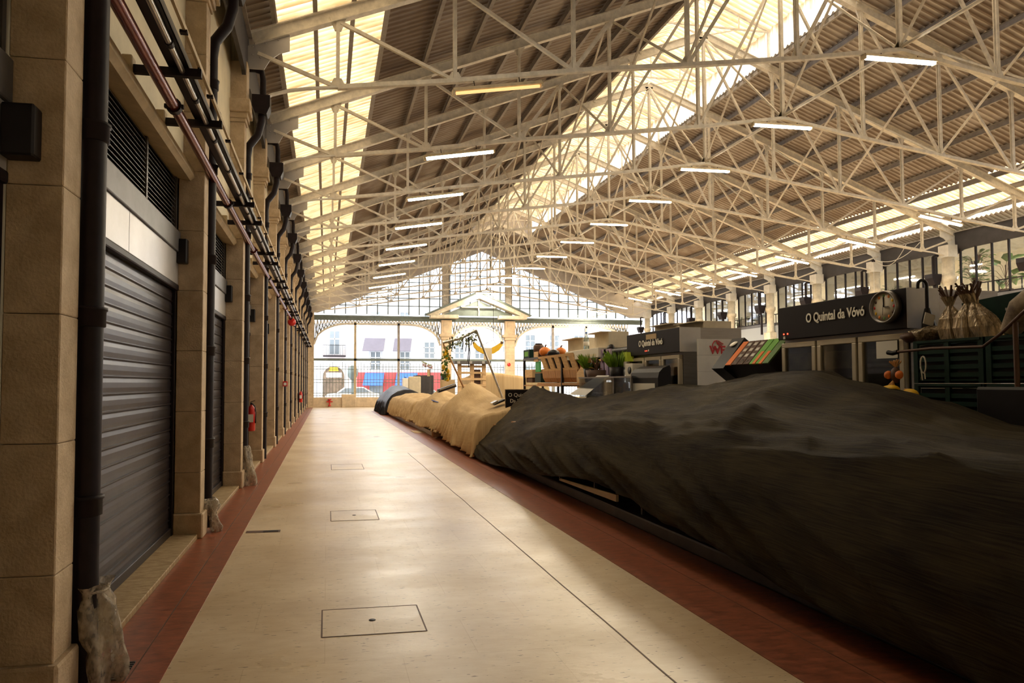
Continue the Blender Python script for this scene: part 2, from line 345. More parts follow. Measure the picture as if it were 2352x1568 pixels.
M['shop_red'] = mat('red_shopfront_paint', (0.50, 0.07, 0.07), 0.6, var=0.1)
M['road'] = mat('grey_asphalt', (0.30, 0.30, 0.31), 0.85, var=0.15)
M['winglass'] = mat('dim_window_pane', (0.22, 0.25, 0.27), 0.1, spec=0.8)
M['trim_grey'] = mat('grey_stone_surround', (0.55, 0.56, 0.60), 0.8)
M['verdigris'] = mat('grey_green_painted_iron', (0.16, 0.20, 0.19), 0.5, var=0.2)
M['paper'] = mat('white_paper', (0.72, 0.69, 0.62), 0.8)
M['foil'] = mat('crinkled_cellophane', (0.42, 0.33, 0.22), 0.16, metal=0.5, var=0.6, vs=14, bump=0.8, bs=18, stretch=(3, 3, 0.6))
M['blue_print'] = mat('blue_print', (0.10, 0.16, 0.50), 0.7)
M['red_print'] = mat('red_print', (0.55, 0.03, 0.04), 0.6)
M['label_green'] = mat('bright_green_label', (0.14, 0.40, 0.05), 0.6)
M['label_orange'] = mat('orange_label', (0.80, 0.20, 0.03), 0.6)
M['potato'] = mat('orange_net_of_produce', (0.62, 0.27, 0.08), 0.7, col2=(0.30, 0.12, 0.03), vs=22)
M['yellow_beam'] = mat('yellow_painted_beam', (0.70, 0.42, 0.05), 0.6, var=0.2)
M['sack'] = mat('mottled_sack', (0.36, 0.28, 0.18), 0.85, col2=(0.10, 0.07, 0.05), vs=7)
M['dusty_pink'] = mat('dusty_pink_flowers', (0.45, 0.28, 0.26), 0.8, var=0.4, vs=10)
M['led_red'] = emit('red_led', (1.0, 0.05, 0.02), 3.0)
M['water_bottle'] = glass_mat('clear_bottle_plastic', (0.75, 0.85, 0.9), 0.2, 0.05)
ORD = ['first', 'second', 'third', 'fourth', 'fifth', 'sixth', 'seventh', 'eighth', 'ninth', 'tenth', 'eleventh', 'twelfth', 'thirteenth', 'fourteenth']
# ================================================================== hall dimensions
S = 3.25                                   # bay length
T = lambda k: 10.6 + S * k                 # truss positions
YB, YF = -2.0, 44.5                        # back and far end of the hall
XL, XR, XM = -1.28, 22.75, 10.75
XSH = -1.58                                # plane of the shutters
def zr(x): return 7.2 + 0.385 * (min(x, 2 * XM - x) + 1.2)     # underside of rafters

# ------------------------------------------------------------------ floor
structure('floor', MB().box(-2.2, 24.0, YB, 44.9, -0.2, 0.0), M['floor'], 'polished travertine market floor')
structure('trim_1', MB().box(-1.30, -1.055, YB, 44.0, 0.0, 0.004).box(-1.045, -0.87, YB, 44.0, 0.0, 0.004).box(-1.055, -1.045, YB, 44.0, 0.0, 0.001), M['red'], 'red marble band along the pillars')
structure('trim_2', MB().box(2.53, 2.945, YB, 38.0, 0.0, 0.004).box(2.955, 3.40, YB, 38.0, 0.0, 0.004), M['red'], 'red marble band along the stalls')
structure('trim_3', MB().cbox(3.40, 12.0, 1.0, 37.5, 0.0, 0.13, 0.015), M['grey_dark'], 'raised stall platform')
structure('trim_4', MB().cbox(-2.0, -1.30, YB, 44.0, 0.0, 0.05, 0.008), M['kerb'], 'limestone kerb under the shutters')
structure('trim_6', MB().box(-1.055, -1.045, YB, 44.0, 0.001, 0.0025).box(2.945, 2.955, YB, 38.0, 0.0, 0.0025), M['brown'], 'dark joints between the red marble slabs')
j = MB(); pts = [(1.855 + 0.012 * noise.noise(Vector((y * 1.3, 0, 0))), y, 0.0) for y in [2.0 + 0.25 * i for i in range(53)]]
for a, b in zip(pts, pts[1:]): j.beam((a[0], a[1], 0.001), (b[0], b[1], 0.001), 0.010, 0.003)
structure('trim_5', j, M['brown'], 'long dark joint in the floor')
# floor covers
def floor_cover(x0, x1, y0, y1, hole, label):
    t = thing('floor_cover', label, 'floor cover', ((x0+x1)/2, (y0+y1)/2, 0.0))
    a, b = (x1-x0)/2, (y1-y0)/2; e = 0.005
    MB().box(-a, a, -b, b, 0.0, 0.0015).build('plate', M['floor'], t)
    MB().box(-a, a, -b-e, -b+e, 0, 0.0025).box(-a, a, b-e, b+e, 0, 0.0025).box(-a-e, -a+e, -b, b, 0, 0.0025).box(a-e, a+e, -b, b, 0, 0.0025).build('seam', M['brown'], t)
    if hole: MB().lathe([(0.0, 0.0015), (0.024, 0.0015), (0.024, 0.003), (0.0, 0.003)], n=12).build('lifting_hole', M['dark'], t)
floor_cover(-0.02, 0.65, 4.24, 4.74, True, 'square stone floor cover with a dark lifting hole, nearest of the covers')
floor_cover(0.06, 0.62, 7.75, 8.35, True, 'small stone floor cover in mid aisle with a pinhole')
floor_cover(0.10, 0.70, 12.3, 13.1, False, 'faint stone floor cover far along the aisle')
q = P(565, 1222, 2, 0); q2 = P(625, 1222, 2, 0)
t = thing('drain_cover', 'broken dark drain cover beside the red marble band', 'drain cover', (q.x, q.y, 0))
MB().box(0, 0.36, -0.05, 0.05, 0, 0.003).build('frame', M['brown'], t)
MB().box(0.18, 0.34, -0.035, 0.035, 0.003, 0.006).build('broken_plate', M['dark'], t)
q = P(245, 1545, 2, 0)
t = thing('drain_grate', 'black slotted drain grate beside the first pillar', 'drain grate', (q.x, q.y, 0.004))
MB().box(-0.12, 0.12, -0.12, 0.12, 0, 0.002).build('tray', M['dark'], t)
g = MB()
for i in range(9): g.box(-0.12, 0.12, -0.115 + i * 0.027, -0.105 + i * 0.027, 0.002, 0.008)
g.build('grille', M['grey_dark'], t)

structure('wall_back', MB().box(-2.2, 24.0, YB - .2, YB, 0, 13), M['plaster'], 'end wall behind the viewpoint')
# ------------------------------------------------------------------ left wall, pillars, shutters
PY = [0.2, 3.66] + [7.35 + S * i for i in range(12)]          # far edge of each pillar shaft
structure('wall_left', MB().box(-2.2, -1.62, YB, YF, 0, 7.6), M['plaster'], 'cream plaster wall over the shutters')
w = MB()
for a, b in zip(PY, PY[1:]): w.box(-1.62, -1.50, a + 0.02, b - 0.22, 3.84, 7.2)
structure('wall_left_upper', w, M['plaster'], 'cream plaster infill above the louvres')
def pillar():
    t = thing('stone_pillar', None, 'pillar')
    MB().cbox(-0.27, 0.03, -0.26, 0.03, 0.0, 0.26, 0.015).build('base', M['stone'], t)
    m = MB(); z = 0.26
    hs = [0.42, 0.63, 0.63, 0.63, 0.63, 0.63, 0.63, 0.63, 0.57]
    for h in hs:
        m.cbox(-0.26, 0.0, -0.23, 0.0, z, z + h - 0.004, 0.006); z += h
    m.build('shaft', M['stone'], t)
    m = MB()
    for a, b, o in ((5.66, 5.72, 0.02), (5.72, 5.80, 0.045), (5.80, 6.00, 0.085)): m.cbox(-0.26, o, -0.23 - o, o, a, b, 0.01)
    m.build('capital', M['stone'], t)
    MB().cbox(-0.26, 0.03, -0.24, 0.03, 6.0, 6.62, 0.01).build('upper_block', M['stone'], t)
    return t
p0 = pillar(); p0.location = (XL, PY[1], 0); p0['label'] = 'dim limestone pillar nearest the camera, filling the left edge of the view'
p0['group'] = 'limestone pillars along the left arcade'
for i, y in enumerate(PY[2:]):
    dup(p0, (XL, y, 0), 'tan limestone pillar, %s past the big dim one at the left edge' % ORD[i])
# shutter bay: copies share their meshes
def shutter_bay(L):
    t = thing('roller_shutter', None, 'roller shutter')
    c = MB(); prof = []; z = 0.06
    n = 19; ph = (2.56 - 0.06) / n
    for i in range(n):
        z0 = 0.06 + i * ph
        prof += [(0.0, z0), (0.004, z0 + .004), (0.014, z0 + 0.012), (0.014, z0 + 0.020), (0.002, z0 + 0.026), (0.006, z0 + ph * .45), (0.006, z0 + ph * .75), (0.0, z0 + ph - .004)]
    c.grid([[(x, 0.02, zz) for x, zz in prof], [(x, L - 0.02, zz) for x, zz in prof]])
    c.sm = [False] * len(c.sm)
    c.build('slat_curtain', M['shutter'], t)
    MB().box(-0.01, 0.035, 0, 0.06, 0.05, 2.6).build('guide_rail', M['dark'], t)
    MB().box(-0.01, 0.035, L - 0.06, L, 0.05, 2.6).build('guide_rail', M['dark'], t)
    MB().cbox(0.0, 0.03, 0.06, L - 0.06, 0.05, 0.13, 0.006).build('bottom_bar', M['shutter'], t)
    lk = MB().cbox(0.012, 0.036, L * .36, L * .36 + 0.05, 0.14, 0.235, 0.006).build('lock_plate', M['grey_panel'], t)
    MB().lathe([(0.0, 0.036), (0.012, 0.036), (0.012, 0.042), (0.0, 0.042)], (0, L * .36 + 0.025, 0.17), 8, 'x').build('keyhole', M['dark'], lk)
    MB().cbox(0.0, 0.06, 0, L, 2.56, 2.62, 0.01).build('head_rail', M['dark'], t)
    return t
def fascia(L):
    t = thing('fascia_panel', None, 'fascia panel')
    MB().cbox(0.0, 0.05, 0, L * .5 - .002, 2.62, 2.95, 0.005).cbox(0.0, 0.05, L * .5 + .002, L, 2.62, 2.95, 0.005).build('sheet', M['grey_panel'], t)
    MB().cbox(0.0, 0.07, 0, L, 2.952, 3.17, 0.008).build('upper_band', M['grey_dark'], t)
    return t
def louvre(L):
    t = thing('louvre_grille', None, 'louvre grille')
    MB().box(-0.03, -0.02, 0, L, 3.17, 3.80).build('backing', M['dark'], t)
    f = MB()
    for i in range(4): f.box(-0.01, 0.03, i * (L - .04) / 3, i * (L - .04) / 3 + .04, 3.17, 3.80)
    f.box(-0.01, 0.025, 0, L, 3.17, 3.19).box(-0.01, 0.025, 0, L, 3.785, 3.80)
    f.build('frame', M['grey_dark'], t)
    s = MB()
    for i in range(14):
        z = 3.20 + i * 0.043
        s.add([(-0.015, .02, z + .03), (0.02, .02, z), (0.02, L - .02, z), (-0.015, L - .02, z + .03), (-0.015, .02, z + .036), (0.02, .02, z + .006), (0.02, L - .02, z + .006), (-0.015, L - .02, z + .036)],
              [(0,3,2,1),(4,5,6,7),(0,1,5,4),(1,2,6,5),(2,3,7,6),(3,0,4,7)])
    s.build('slats', M['grey_dark'], t)
    return t
protos = {}
for i, (a, b) in enumerate(zip(PY, PY[1:])):
    y0, y1 = a + 0.02, b - 0.24; L = round(y1 - y0, 3)
    nm = 'in the bay left of the first pillar' if i == 0 else 'between the %s and %s pillars' % (ORD[i-1], ORD[i])
    if i == 1: nm = 'between the first two pillars, nearest and largest'
    if L not in protos: protos[L] = (shutter_bay(L), fascia(L), louvre(L)); new = True
    else: new = False
    for o, lab, dx, grp in zip(protos[L], ('closed dark steel roller shutter ', 'light grey metal fascia panel above the shutter ', 'dark louvred grille above the fascia '), (XSH, XSH, XSH), ('closed roller shutters', 'fascia panels', 'louvre grilles')):
        if new: o.location = (dx, y0, 0); tag(o, lab + nm, None, grp)
        else: dup(o, (dx, y0, 0), lab + nm, None, None, grp)
    if i > 0:
        m = MB().prism([(-1.62, 3.84), (-1.62, 3.76), (-1.42, 3.72), (-1.38, 3.76), (-1.38, 3.82), (-1.5, 3.90)], 1, 0, L)
        solid('lintel_moulding', m, M['moulding'], 'tan plaster moulding along the louvre top ' + nm, 'moulding', (0, 0, 0), 'plaster mouldings over the louvres').location = (0, y0, 0)
# downpipes with collars
def downpipe(foot=True):
    t = thing('downpipe', None, 'downpipe')
    MB().tube([(0, 0, 0.05), (0, 0, 5.25)], 0.066, 12).build('pipe', M['dark'], t)
    for z in (0.95, 1.95, 2.95, 3.95, 4.9):
        MB().lathe([(0.066, z - .05), (0.078, z - .045), (0.078, z + .035), (0.086, z + .04), (0.086, z + .055), (0.066, z + .06)], n=12).build('collar', M['dark'], t)
    MB().tube([(0, 0, 5.2), (0.03, 0, 5.4), (0.16, 0, 5.58), (0.22, 0, 5.8), (0.22, 0, 5.95)], 0.062, 10).build('swan_neck', M['dark'], t)
    MB().prism([(0.13, 5.9), (0.31, 5.9), (0.36, 6.02), (0.36, 6.2), (0.08, 6.2), (0.08, 6.02)], 1, -0.13, 0.13).build('hopper_head', M['dark'], t)
    MB().tube([(0.24, 0, 6.2), (0.24, 0, 6.5), (0.22, 0, 6.62), (0.12, 0, 6.66), (0.0, 0, 6.66)], 0.05, 10).build('inlet_pipe', M['dark'], t)
    return t
dp = downpipe(); dp.location = (XL + 0.03, PY[1] + 0.09, 0); tag(dp, 'black iron downpipe beside the pillar nearest the camera', None, 'black downpipes along the pillars')
for i, y in enumerate(PY[2:]):
    dup(dp, (XL + 0.0, y + 0.09, 0), 'black iron downpipe behind the %s pillar' % ORD[i + 1])
# dark boxes on pillars
for i, y in enumerate(PY[1:6]):
    z = 2.72 if i else 2.56
    bx = thing('junction_box', 'black square box on the face of the %s pillar' % ORD[i], 'junction box', (XL - 0.20 if i else XL - .15, y - 0.28, z), group='black boxes on the pillars')
    MB().cbox(-0.10, 0.05, -0.05, 0.05, 0.12, 0.37, 0.01).build('casing', M['black'], bx)
    MB().box(-0.08, 0.03, 0.05, 0.07, 0.16, 0.30).build('mounting_plate', M['dark'], bx)
# pipe brackets, pipes, tray
k = 0
for i, y in enumerate(PY[1:-1]):
    for d in (1.35, 2.35) if i else (1.39, 2.37):
        t = thing('pipe_bracket', 'dark steel pipe bracket, %s along the wall from the camera' % (ORD[k] if k < 14 else 'further on'), 'bracket', (-1.40, y + d, 3.92), group='pipe brackets')
        if k >= 14: t['label'] = 'small dark steel pipe bracket far along the left wall'
        MB().beam((-0.02, 0, 0), (0.46, 0, 0.0), 0.045, 0.06).build('arm', M['dark'], t)
        MB().cbox(-0.10, -0.02, -0.05, 0.05, -0.09, 0.09, 0.01).build('end_plate', M['moulding'], t)
        MB().beam((0.44, 0, 0), (0.44, 0, 0.11), 0.05, 0.012, (1, 0, 0)).build('clip', M['dark'], t)
        k += 1
t = thing('red_pipe', 'oxide red sprinkler pipe running high along the left wall', 'pipe', (0, 0, 0))
MB().tube([(-1.235, YB, 3.845), (-1.235, 26.0, 3.845)], 0.045, 14).build('pipe', M['redpipe'], t)
for i in range(9):
    y = 2.6 + 2.9 * i
    MB().tube([(-1.235, y - .03, 3.845), (-1.235, y + .03, 3.845)], 0.062, 12).beam((-1.31, y, 3.845), (-1.16, y, 3.845), 0.03, 0.03).build('coupling', M['dark' if i % 3 else 'redpipe'], t)
t = thing('cable_tray', 'black perforated cable tray carrying a conduit', 'cable tray', (0, 0, 0))
MB().box(-1.175, -1.03, YB, 43.0, 3.955, 3.962).box(-1.175, -1.17, YB, 43.0, 3.955, 4.02).box(-1.035, -1.03, YB, 43.0, 3.955, 4.02).build('tray', M['black'], t)
MB().tube([(-1.075, YB, 3.925), (-1.075, 43.0, 3.925)], 0.022, 8).build('conduit', M['galv'], t)
for i in range(22): MB().tube([(-1.075, 1.9 + i * .9, 3.925), (-1.075, 1.95 + i * .9, 3.925)], 0.030, 8).build('clamp', M['dark'], t)
t = thing('conduit_rail', 'pale narrow conduit rail outside the cable tray', 'conduit', (0, 0, 0))
MB().box(-0.965, -0.945, YB, 43.0, 3.96, 4.0).build('rail', M['moulding'], t)
for i in range(18): MB().box(-0.985, -0.935, 1.5 + i, 1.54 + i, 3.945, 3.965).build('fixing', M['dark'], t)
# plastic bags tied at the pipe feet
def bag(name, label, base, prof, lean, seed, flare):
    m = MB(); n = 28; vs = []
    for i, (r, h) in enumerate(prof):
        f = i / (len(prof) - 1)
        for jn in range(n):
            a = 2 * math.pi * jn / n
            rr = r * (1 + flare * math.sin(a * 5 + seed + h * 5) * (0.5 + f) * .5 + 0.5 * noise.noise(Vector((math.cos(a) * 2 + seed, math.sin(a) * 2, h * 7))))
            vs.append((lean[0] * (1 - f) * .0 + lean[0] * (1 - h / prof[0][1]) + rr * math.cos(a), lean[1] * (1 - h / prof[0][1]) + rr * math.sin(a), h))
    m.add(vs, [(i*n+jn, i*n+(jn+1)%n, (i+1)*n+(jn+1)%n, (i+1)*n+jn) for i in range(len(prof)-1) for jn in range(n)], True)
    t = thing(name, label, 'plastic bag', base)
    m.build('film', M['bag'], t)
    MB().tube([(0.084*math.cos(a), 0.084*math.sin(a), prof[0][1] * .93) for a in [i*math.pi/8 for i in range(17)]], 0.008, 6).build('tie', M['bag'], t)
    return t
bag('plastic_bag', 'large cloudy plastic bag draped round the nearest downpipe foot', (XL + 0.05, PY[1] + 0.12, 0.003),
    [(0.115, 0.54), (0.09, 0.51), (0.082, 0.48), (0.105, 0.42), (0.12, 0.28), (0.115, 0.20), (0.125, 0.12), (0.12, 0.04), (0.10, 0.0)], (0.03, 0.02), 1.0, 0.6)
bag('plastic_bag', 'small twisted off-white plastic wrap on the second downpipe foot', (XL, PY[2] + 0.09, 0.003),
    [(0.085, 0.36), (0.105, 0.33), (0.11, 0.27), (0.085, 0.23), (0.055, 0.2), (0.06, 0.12), (0.075, 0.05), (0.05, 0.0)], (0.12, -0.02), 3.0, 0.2)
bag('plastic_bag', 'tall tapered off-white plastic wrap on the third downpipe foot', (XL, PY[3] + 0.09, 0.003),
    [(0.075, 0.62), (0.085, 0.58), (0.09, 0.45), (0.10, 0.3), (0.12, 0.15), (0.125, 0.05), (0.10, 0.0)], (0.10, -0.02), 5.0, 0.15)
# fire extinguishers and alarm
def extinguisher(loc, label):
    t = thing('fire_extinguisher', label, 'fire extinguisher', loc, group=None)
    MB().lathe([(0.0, 0.0), (0.07, 0.0), (0.078, 0.02), (0.078, 0.40), (0.06, 0.45), (0.025, 0.48), (0.025, 0.50), (0.0, 0.50)], n=16).build('cylinder', M['red_paint'], t)
    MB().lathe([(0.0, 0.50), (0.022, 0.50), (0.022, 0.54), (0.0, 0.54)], n=10).build('valve', M['dark'], t)
    MB().beam((-0.02, 0, 0.55), (0.07, 0, 0.58), 0.02, 0.012).build('handle', M['dark'], t)
    MB().tube([(0.02, -0.01, 0.52), (0.07, -0.04, 0.48), (0.09, -0.03, 0.35), (0.085, -0.02, 0.15)], 0.011, 8).build('hose', M['black'], t)
    MB().box(-0.05, 0.05, -0.081, -0.075, 0.17, 0.32).build('label_sticker', M['white'], t)
    MB().box(-0.145, -0.07, -0.05, 0.05, 0.1, 0.4).build('wall_bracket', M['dark'], t)
extinguisher((-1.42, 12.95, 0.69), 'red fire extinguisher hung by the third downpipe')
extinguisher((-1.135, 29.95, 0.75), 'distant red fire extinguisher hung far along the pillars')
q = P(672, 880, 0, -1.2)
t = thing('alarm_box', 'small red alarm call box on a distant pillar', 'alarm box', (q.x - 0.02, PY[6] - 0.34, q.z - .09))
MB().cbox(-0.07, 0.07, 0.0, 0.05, 0, 0.15, 0.01).build('casing', M['red_paint'], t); MB().box(-0.04, 0.04, -0.004, 0, 0.03, 0.11).build('push_plate', M['white'], t)
q = P(668, 738, 0, -1.235)
t = thing('alarm_bell', 'red round bell under the end of the red pipe', 'bell', (-1.2, q.y, 3.72))
MB().lathe([(0.0, -0.10), (0.10, -0.10), (0.14, -0.04), (0.14, 0.0), (0.0, 0.0)], (0, 0, 0), 16, 'y').build('dome', M['red_paint'], t)
MB().beam((0, 0.0, 0.0), (0, 0.0, 0.13), 0.04, 0.04).build('hanger', M['dark'], t)

# ------------------------------------------------------------------ roof
def corr(x0, x1, y0, y1, zf, pitch=0.17, amp=0.040, nx=1):
    n = int((y1 - y0) / pitch * 6); rows = []
    for i in range(nx + 1):
        x = x0 + (x1 - x0) * i / nx
        rows.append([(x, y0 + (y1 - y0) * jj / n, zf(x) + amp * math.sin(2 * math.pi * (y0 + (y1 - y0) * jj / n) / pitch)) for jj in range(n + 1)])
    return MB().grid(rows)
def zs(x): return zr(x) + 0.24
ceil = thing('ceiling', 'corrugated roof with translucent strips', 'ceiling', kind='structure')
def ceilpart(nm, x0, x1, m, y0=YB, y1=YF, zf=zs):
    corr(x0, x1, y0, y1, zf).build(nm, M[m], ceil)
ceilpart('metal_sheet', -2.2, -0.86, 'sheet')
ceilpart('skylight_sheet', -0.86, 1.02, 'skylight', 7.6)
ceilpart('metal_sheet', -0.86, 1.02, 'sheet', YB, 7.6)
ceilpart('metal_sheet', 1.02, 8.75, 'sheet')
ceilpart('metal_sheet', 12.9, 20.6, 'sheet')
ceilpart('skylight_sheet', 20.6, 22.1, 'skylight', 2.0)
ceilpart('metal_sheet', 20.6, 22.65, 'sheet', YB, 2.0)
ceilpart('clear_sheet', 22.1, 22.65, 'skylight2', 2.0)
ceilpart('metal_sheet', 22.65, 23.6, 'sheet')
# lantern over the ridge ends one bay before the far wall
YL0, YL1 = 7.0, T(9) + 0.3
zl = lambda x: 12.95 - 0.40 * abs(x - 10.83)
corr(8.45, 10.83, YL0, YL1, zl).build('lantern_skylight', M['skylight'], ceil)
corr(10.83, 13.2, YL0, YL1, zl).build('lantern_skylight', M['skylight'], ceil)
for y0, y1 in ((YB, YL0), (YL1, YF)):
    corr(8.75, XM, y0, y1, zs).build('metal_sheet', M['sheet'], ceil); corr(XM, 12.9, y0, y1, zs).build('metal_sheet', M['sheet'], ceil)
for y in (YL0, YL1): MB().prism([(8.75, 11.1), (12.9, 11.1), (12.9, 12.1), (10.83, 12.95), (8.75, 12.1)], 1, y - .03, y + .03).build('lantern_end', M['sheet'], ceil)
# lantern side: right hand wall of translucent corrugated sheet, left hand louvre strip
n = int((YL1 - YL0) / 0.34 * 6)
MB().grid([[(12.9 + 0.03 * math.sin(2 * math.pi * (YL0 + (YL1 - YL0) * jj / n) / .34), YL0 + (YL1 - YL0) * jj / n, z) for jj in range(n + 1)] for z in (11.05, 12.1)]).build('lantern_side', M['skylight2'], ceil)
lv = MB()
for i in range(int((YL1 - YL0) / 0.14)): lv.box(8.72, 8.80, YL0 + i * .14, YL0 + i * .14 + .05, 11.25, 12.05)
lv.box(8.70, 8.82, YL0, YL1, 11.2, 11.26).box(8.70, 8.82, YL0, YL1, 12.04, 12.10)
lv.build('lantern_louvre', M['purlin'], ceil)
# purlins
PX = [-0.86, -0.22, 0.41, 1.02, 2.05, 3.1, 4.15, 5.2, 6.25, 7.3, 8.1, 8.75]
PXR = [12.9, 13.7, 14.7, 15.7, 16.7, 17.7, 18.65, 19.6, 20.6, 21.35, 22.1]
for side, lst in (('left', PX), ('right', PXR)):
    for i, x in enumerate(lst):
        m = MB().box(-0.035, 0.035, YB, YF - .1, 0.0, 0.012).box(-0.008, 0.008, YB, YF - .1, 0.012, 0.148).box(-0.035, 0.035, YB, YF - .1, 0.148, 0.16)
        where = ('%s from the %s' % (ORD[i], 'left wall' if side == 'left' else 'lantern'))
        o = solid('roof_purlin', m, M['purlin'], 'grey steel purlin on the %s roof slope, %s' % (side, where), 'purlin', group='purlins on the %s slope' % side)
        o.location = (x, 0, zr(x) + 0.03)
# ------------------------------------------------------------------ trusses
NX = [0.15, 2.1, 4.2, 6.35, 8.55, XM]; NZ = [6.42, 6.68, 7.02, 7.30, 7.60, 7.95]
def chord_z(x):
    x = min(x, 2 * XM - x)
    if x <= NX[0]: return NZ[0]
    for a, b, c, d in zip(NX, NX[1:], NZ, NZ[1:]):
        if x <= b: return c + (d - c) * (x - a) / (b - a)
    return NZ[-1]
mir = lambda x: 2 * XM - x
def make_truss():
    t = thing('roof_truss', None, 'roof truss')
    for s in (1, -1):
        fx = (lambda x: x) if s == 1 else mir
        a = Vector((fx(-1.2), 0, zr(-1.2) - .09)); b = Vector((XM, 0, zr(XM) - .09))
        m = MB(); up = Vector((0, 1, 0))
        n = (b - a).normalized(); nn = Vector((-n.z, 0, n.x)); nn = nn if nn.z > 0 else -nn
        m.beam(a, b, 0.02, 0.20).beam(a + nn * .10, b + nn * .10, 0.13, 0.018).beam(a - nn * .10, b - nn * .10, 0.13, 0.018)
        for x, z in zip(NX, NZ): m.prism([(fx(x) - .14, zr(x) - .14), (fx(x) + .14, zr(x) - .14), (fx(x) + .05, zr(x) - .36), (fx(x) - .05, zr(x) - .36)], 1, -0.018, 0.018)
        m.build('rafter', M['truss'], t)
        m = MB()
        for (x0, z0), (x1, z1) in zip(zip(NX, NZ), zip(NX[1:], NZ[1:])):
            m.beam((fx(x0), 0.03, z0), (fx(x1), 0.03, z1), 0.022, 0.075).beam((fx(x0), -0.03, z0), (fx(x1), -0.03, z1), 0.022, 0.075)
            m.beam((fx(x0), 0, z0 - .03), (fx(x1), 0, z1 - .03), 0.09, 0.012)
        for x, z in zip(NX, NZ): m.prism([(fx(x) - .16, z - .03), (fx(x) + .16, z - .03), (fx(x) + .06, z + .15), (fx(x) - .06, z + .15)], 1, -0.014, 0.014)
        m.build('bottom_chord', M['truss'], t)
        # curved bracket from pillar capital to first node
        arc = [(-1.17, 5.98), (-1.08, 6.10), (-0.90, 6.22), (-0.62, 6.31), (-0.30, 6.37), (0.15, 6.42)]
        m = MB()
        for p, q in zip(arc, arc[1:]): m.beam((fx(p[0]), 0, p[1]), (fx(q[0]), 0, q[1]), 0.075, 0.03)
        m.build('curved_bracket', M['white_steel'], t)
        # eave gusset plate
        pl = [(-1.30, 6.62), (-1.02, 6.62), (-0.93, 6.78), (-0.78, 6.90), (-0.62, 6.96), (-0.62, 7.22), (-1.30, 6.98)]
        pl = [(fx(x), z) for x, z in pl]
        m = MB().prism(pl, 1, -0.012, 0.012)
        for bx, bz in ((-1.2, 6.98), (-1.0, 7.05), (-0.8, 7.12), (-1.2, 6.85), (-1.08, 6.81), (-0.96, 6.82)): m.lathe([(0, -0.022), (0.014, -0.02), (0.016, -0.012), (0.0, -0.012)], (fx(bx), 0, bz), 6, 'y')
        m.build('gusset_plate', M['grey_panel'] if s == 1 else M['white_steel'], t)
        for i in range(5 if s == 1 else 5):
            x, z = NX[i], NZ[i]
            MB().beam((fx(x), 0.028, z), (fx(x), 0.028, zr(x) - .18), 0.02, 0.06, (1, 0, 0)).beam((fx(x), -0.028, z), (fx(x), -0.028, zr(x) - .18), 0.02, 0.06, (1, 0, 0)).build('post', M['truss'], t)
        dg = [((-1.12, 6.88), (NX[0], NZ[0])), ((NX[0], zr(NX[0]) - .2), (NX[1], NZ[1])), ((NX[1], zr(NX[1]) - .2), (NX[2], NZ[2])),
              ((NX[2], NZ[2]), (NX[3], zr(NX[3]) - .2)), ((NX[3], NZ[3]), (NX[4], zr(NX[4]) - .2)), ((NX[4], NZ[4]), (NX[5], zr(NX[5]) - .2))]
        for (x0, z0), (x1, z1) in dg: MB().beam((fx(x0), 0, z0), (fx(x1), 0, z1), 0.05, 0.055).build('strut', M['truss'], t)
    MB().beam((XM, 0.03, NZ[-1]), (XM, 0.03, zr(XM) - .15), 0.025, 0.07, (1, 0, 0)).beam((XM, -0.03, NZ[-1]), (XM, -0.03, zr(XM) - .15), 0.025, 0.07, (1, 0, 0)).build('king_post', M['truss'], t)
    m = MB()
    m.beam((8.75, 0, 12.02), (10.83, 0, 12.86), 0.06, 0.07).beam((12.9, 0, 12.02), (10.83, 0, 12.86), 0.06, 0.07).beam((8.75, 0, 12.0), (12.9, 0, 12.0), 0.04, 0.04)
    for x in (8.78, 12.86): m.beam((x, 0, zr(x) - .05), (x, 0, 12.05), 0.06, 0.06, (1, 0, 0))
    for x in (9.8, 10.83, 11.9): m.beam((x, 0, 12.0), (x, 0, 12.86 - 0.4 * abs(x - 10.83)), 0.03, 0.03, (1, 0, 0))
    m.beam((XM, 0, zr(XM) - .1), (9.8, 0, 12.0), 0.03, 0.03).beam((XM, 0, zr(XM) - .1), (11.9, 0, 12.0), 0.03, 0.03)
    m.build('lantern_frame', M['truss'], t)
    return t
tr = make_truss(); tr.location = (0, T(-1), 0)
tag(tr, 'cream steel roof truss just above and out in front of the view', None, 'cream steel roof trusses')
KS = list(range(0, 11))
for k in KS:
    y = T(k) if k < 10 else T(10)
    o = dup(tr, (0, y, 0), 'cream steel roof truss, %s from the camera' % (['nearest', 'second', 'third', 'fourth', 'fifth', 'sixth', 'seventh', 'eighth', 'ninth', 'tenth', 'eleventh'][k]))
    if k == 10:
        for c in list(o.children):
            if c.name.startswith('lantern_frame'): bpy.data.objects.remove(c)
# longitudinal ties and crossed rods between trusses
def brace(x, tie):
    t = thing('roof_brace', None, 'roof brace'); zc = chord_z(x); zt = zr(x) - .2
    if tie: MB().tube([(0, 0.05, zc + .05), (0, S - 0.05, zc + .05)], 0.035, 8).build('tie_bar', M['truss'], t)
    MB().beam((0.02, 0.05, zc + .05), (0.02, S - .05, zt), 0.04, 0.04).build('rod', M['truss'], t)
    MB().beam((-0.03, 0.05, zt), (-0.03, S - .05, zc + .05), 0.04, 0.04).build('rod', M['truss'], t)
    return t
for x, tie, nm in ((XM, True, 'ridge line'), (6.35, False, 'left of the ridge'), (mir(6.35), False, 'right of the ridge')):
    b0 = brace(x, tie)
    for k in range(-1, 10):
        o = b0 if k == -1 else dup(b0, (x, T(k), 0))
        o.location = (x, T(k), 0)
        tag(o, 'crossed cream roof bracing rods on the %s, %s bay from the camera' % (nm, ORD[k + 1]), None, 'roof bracing')
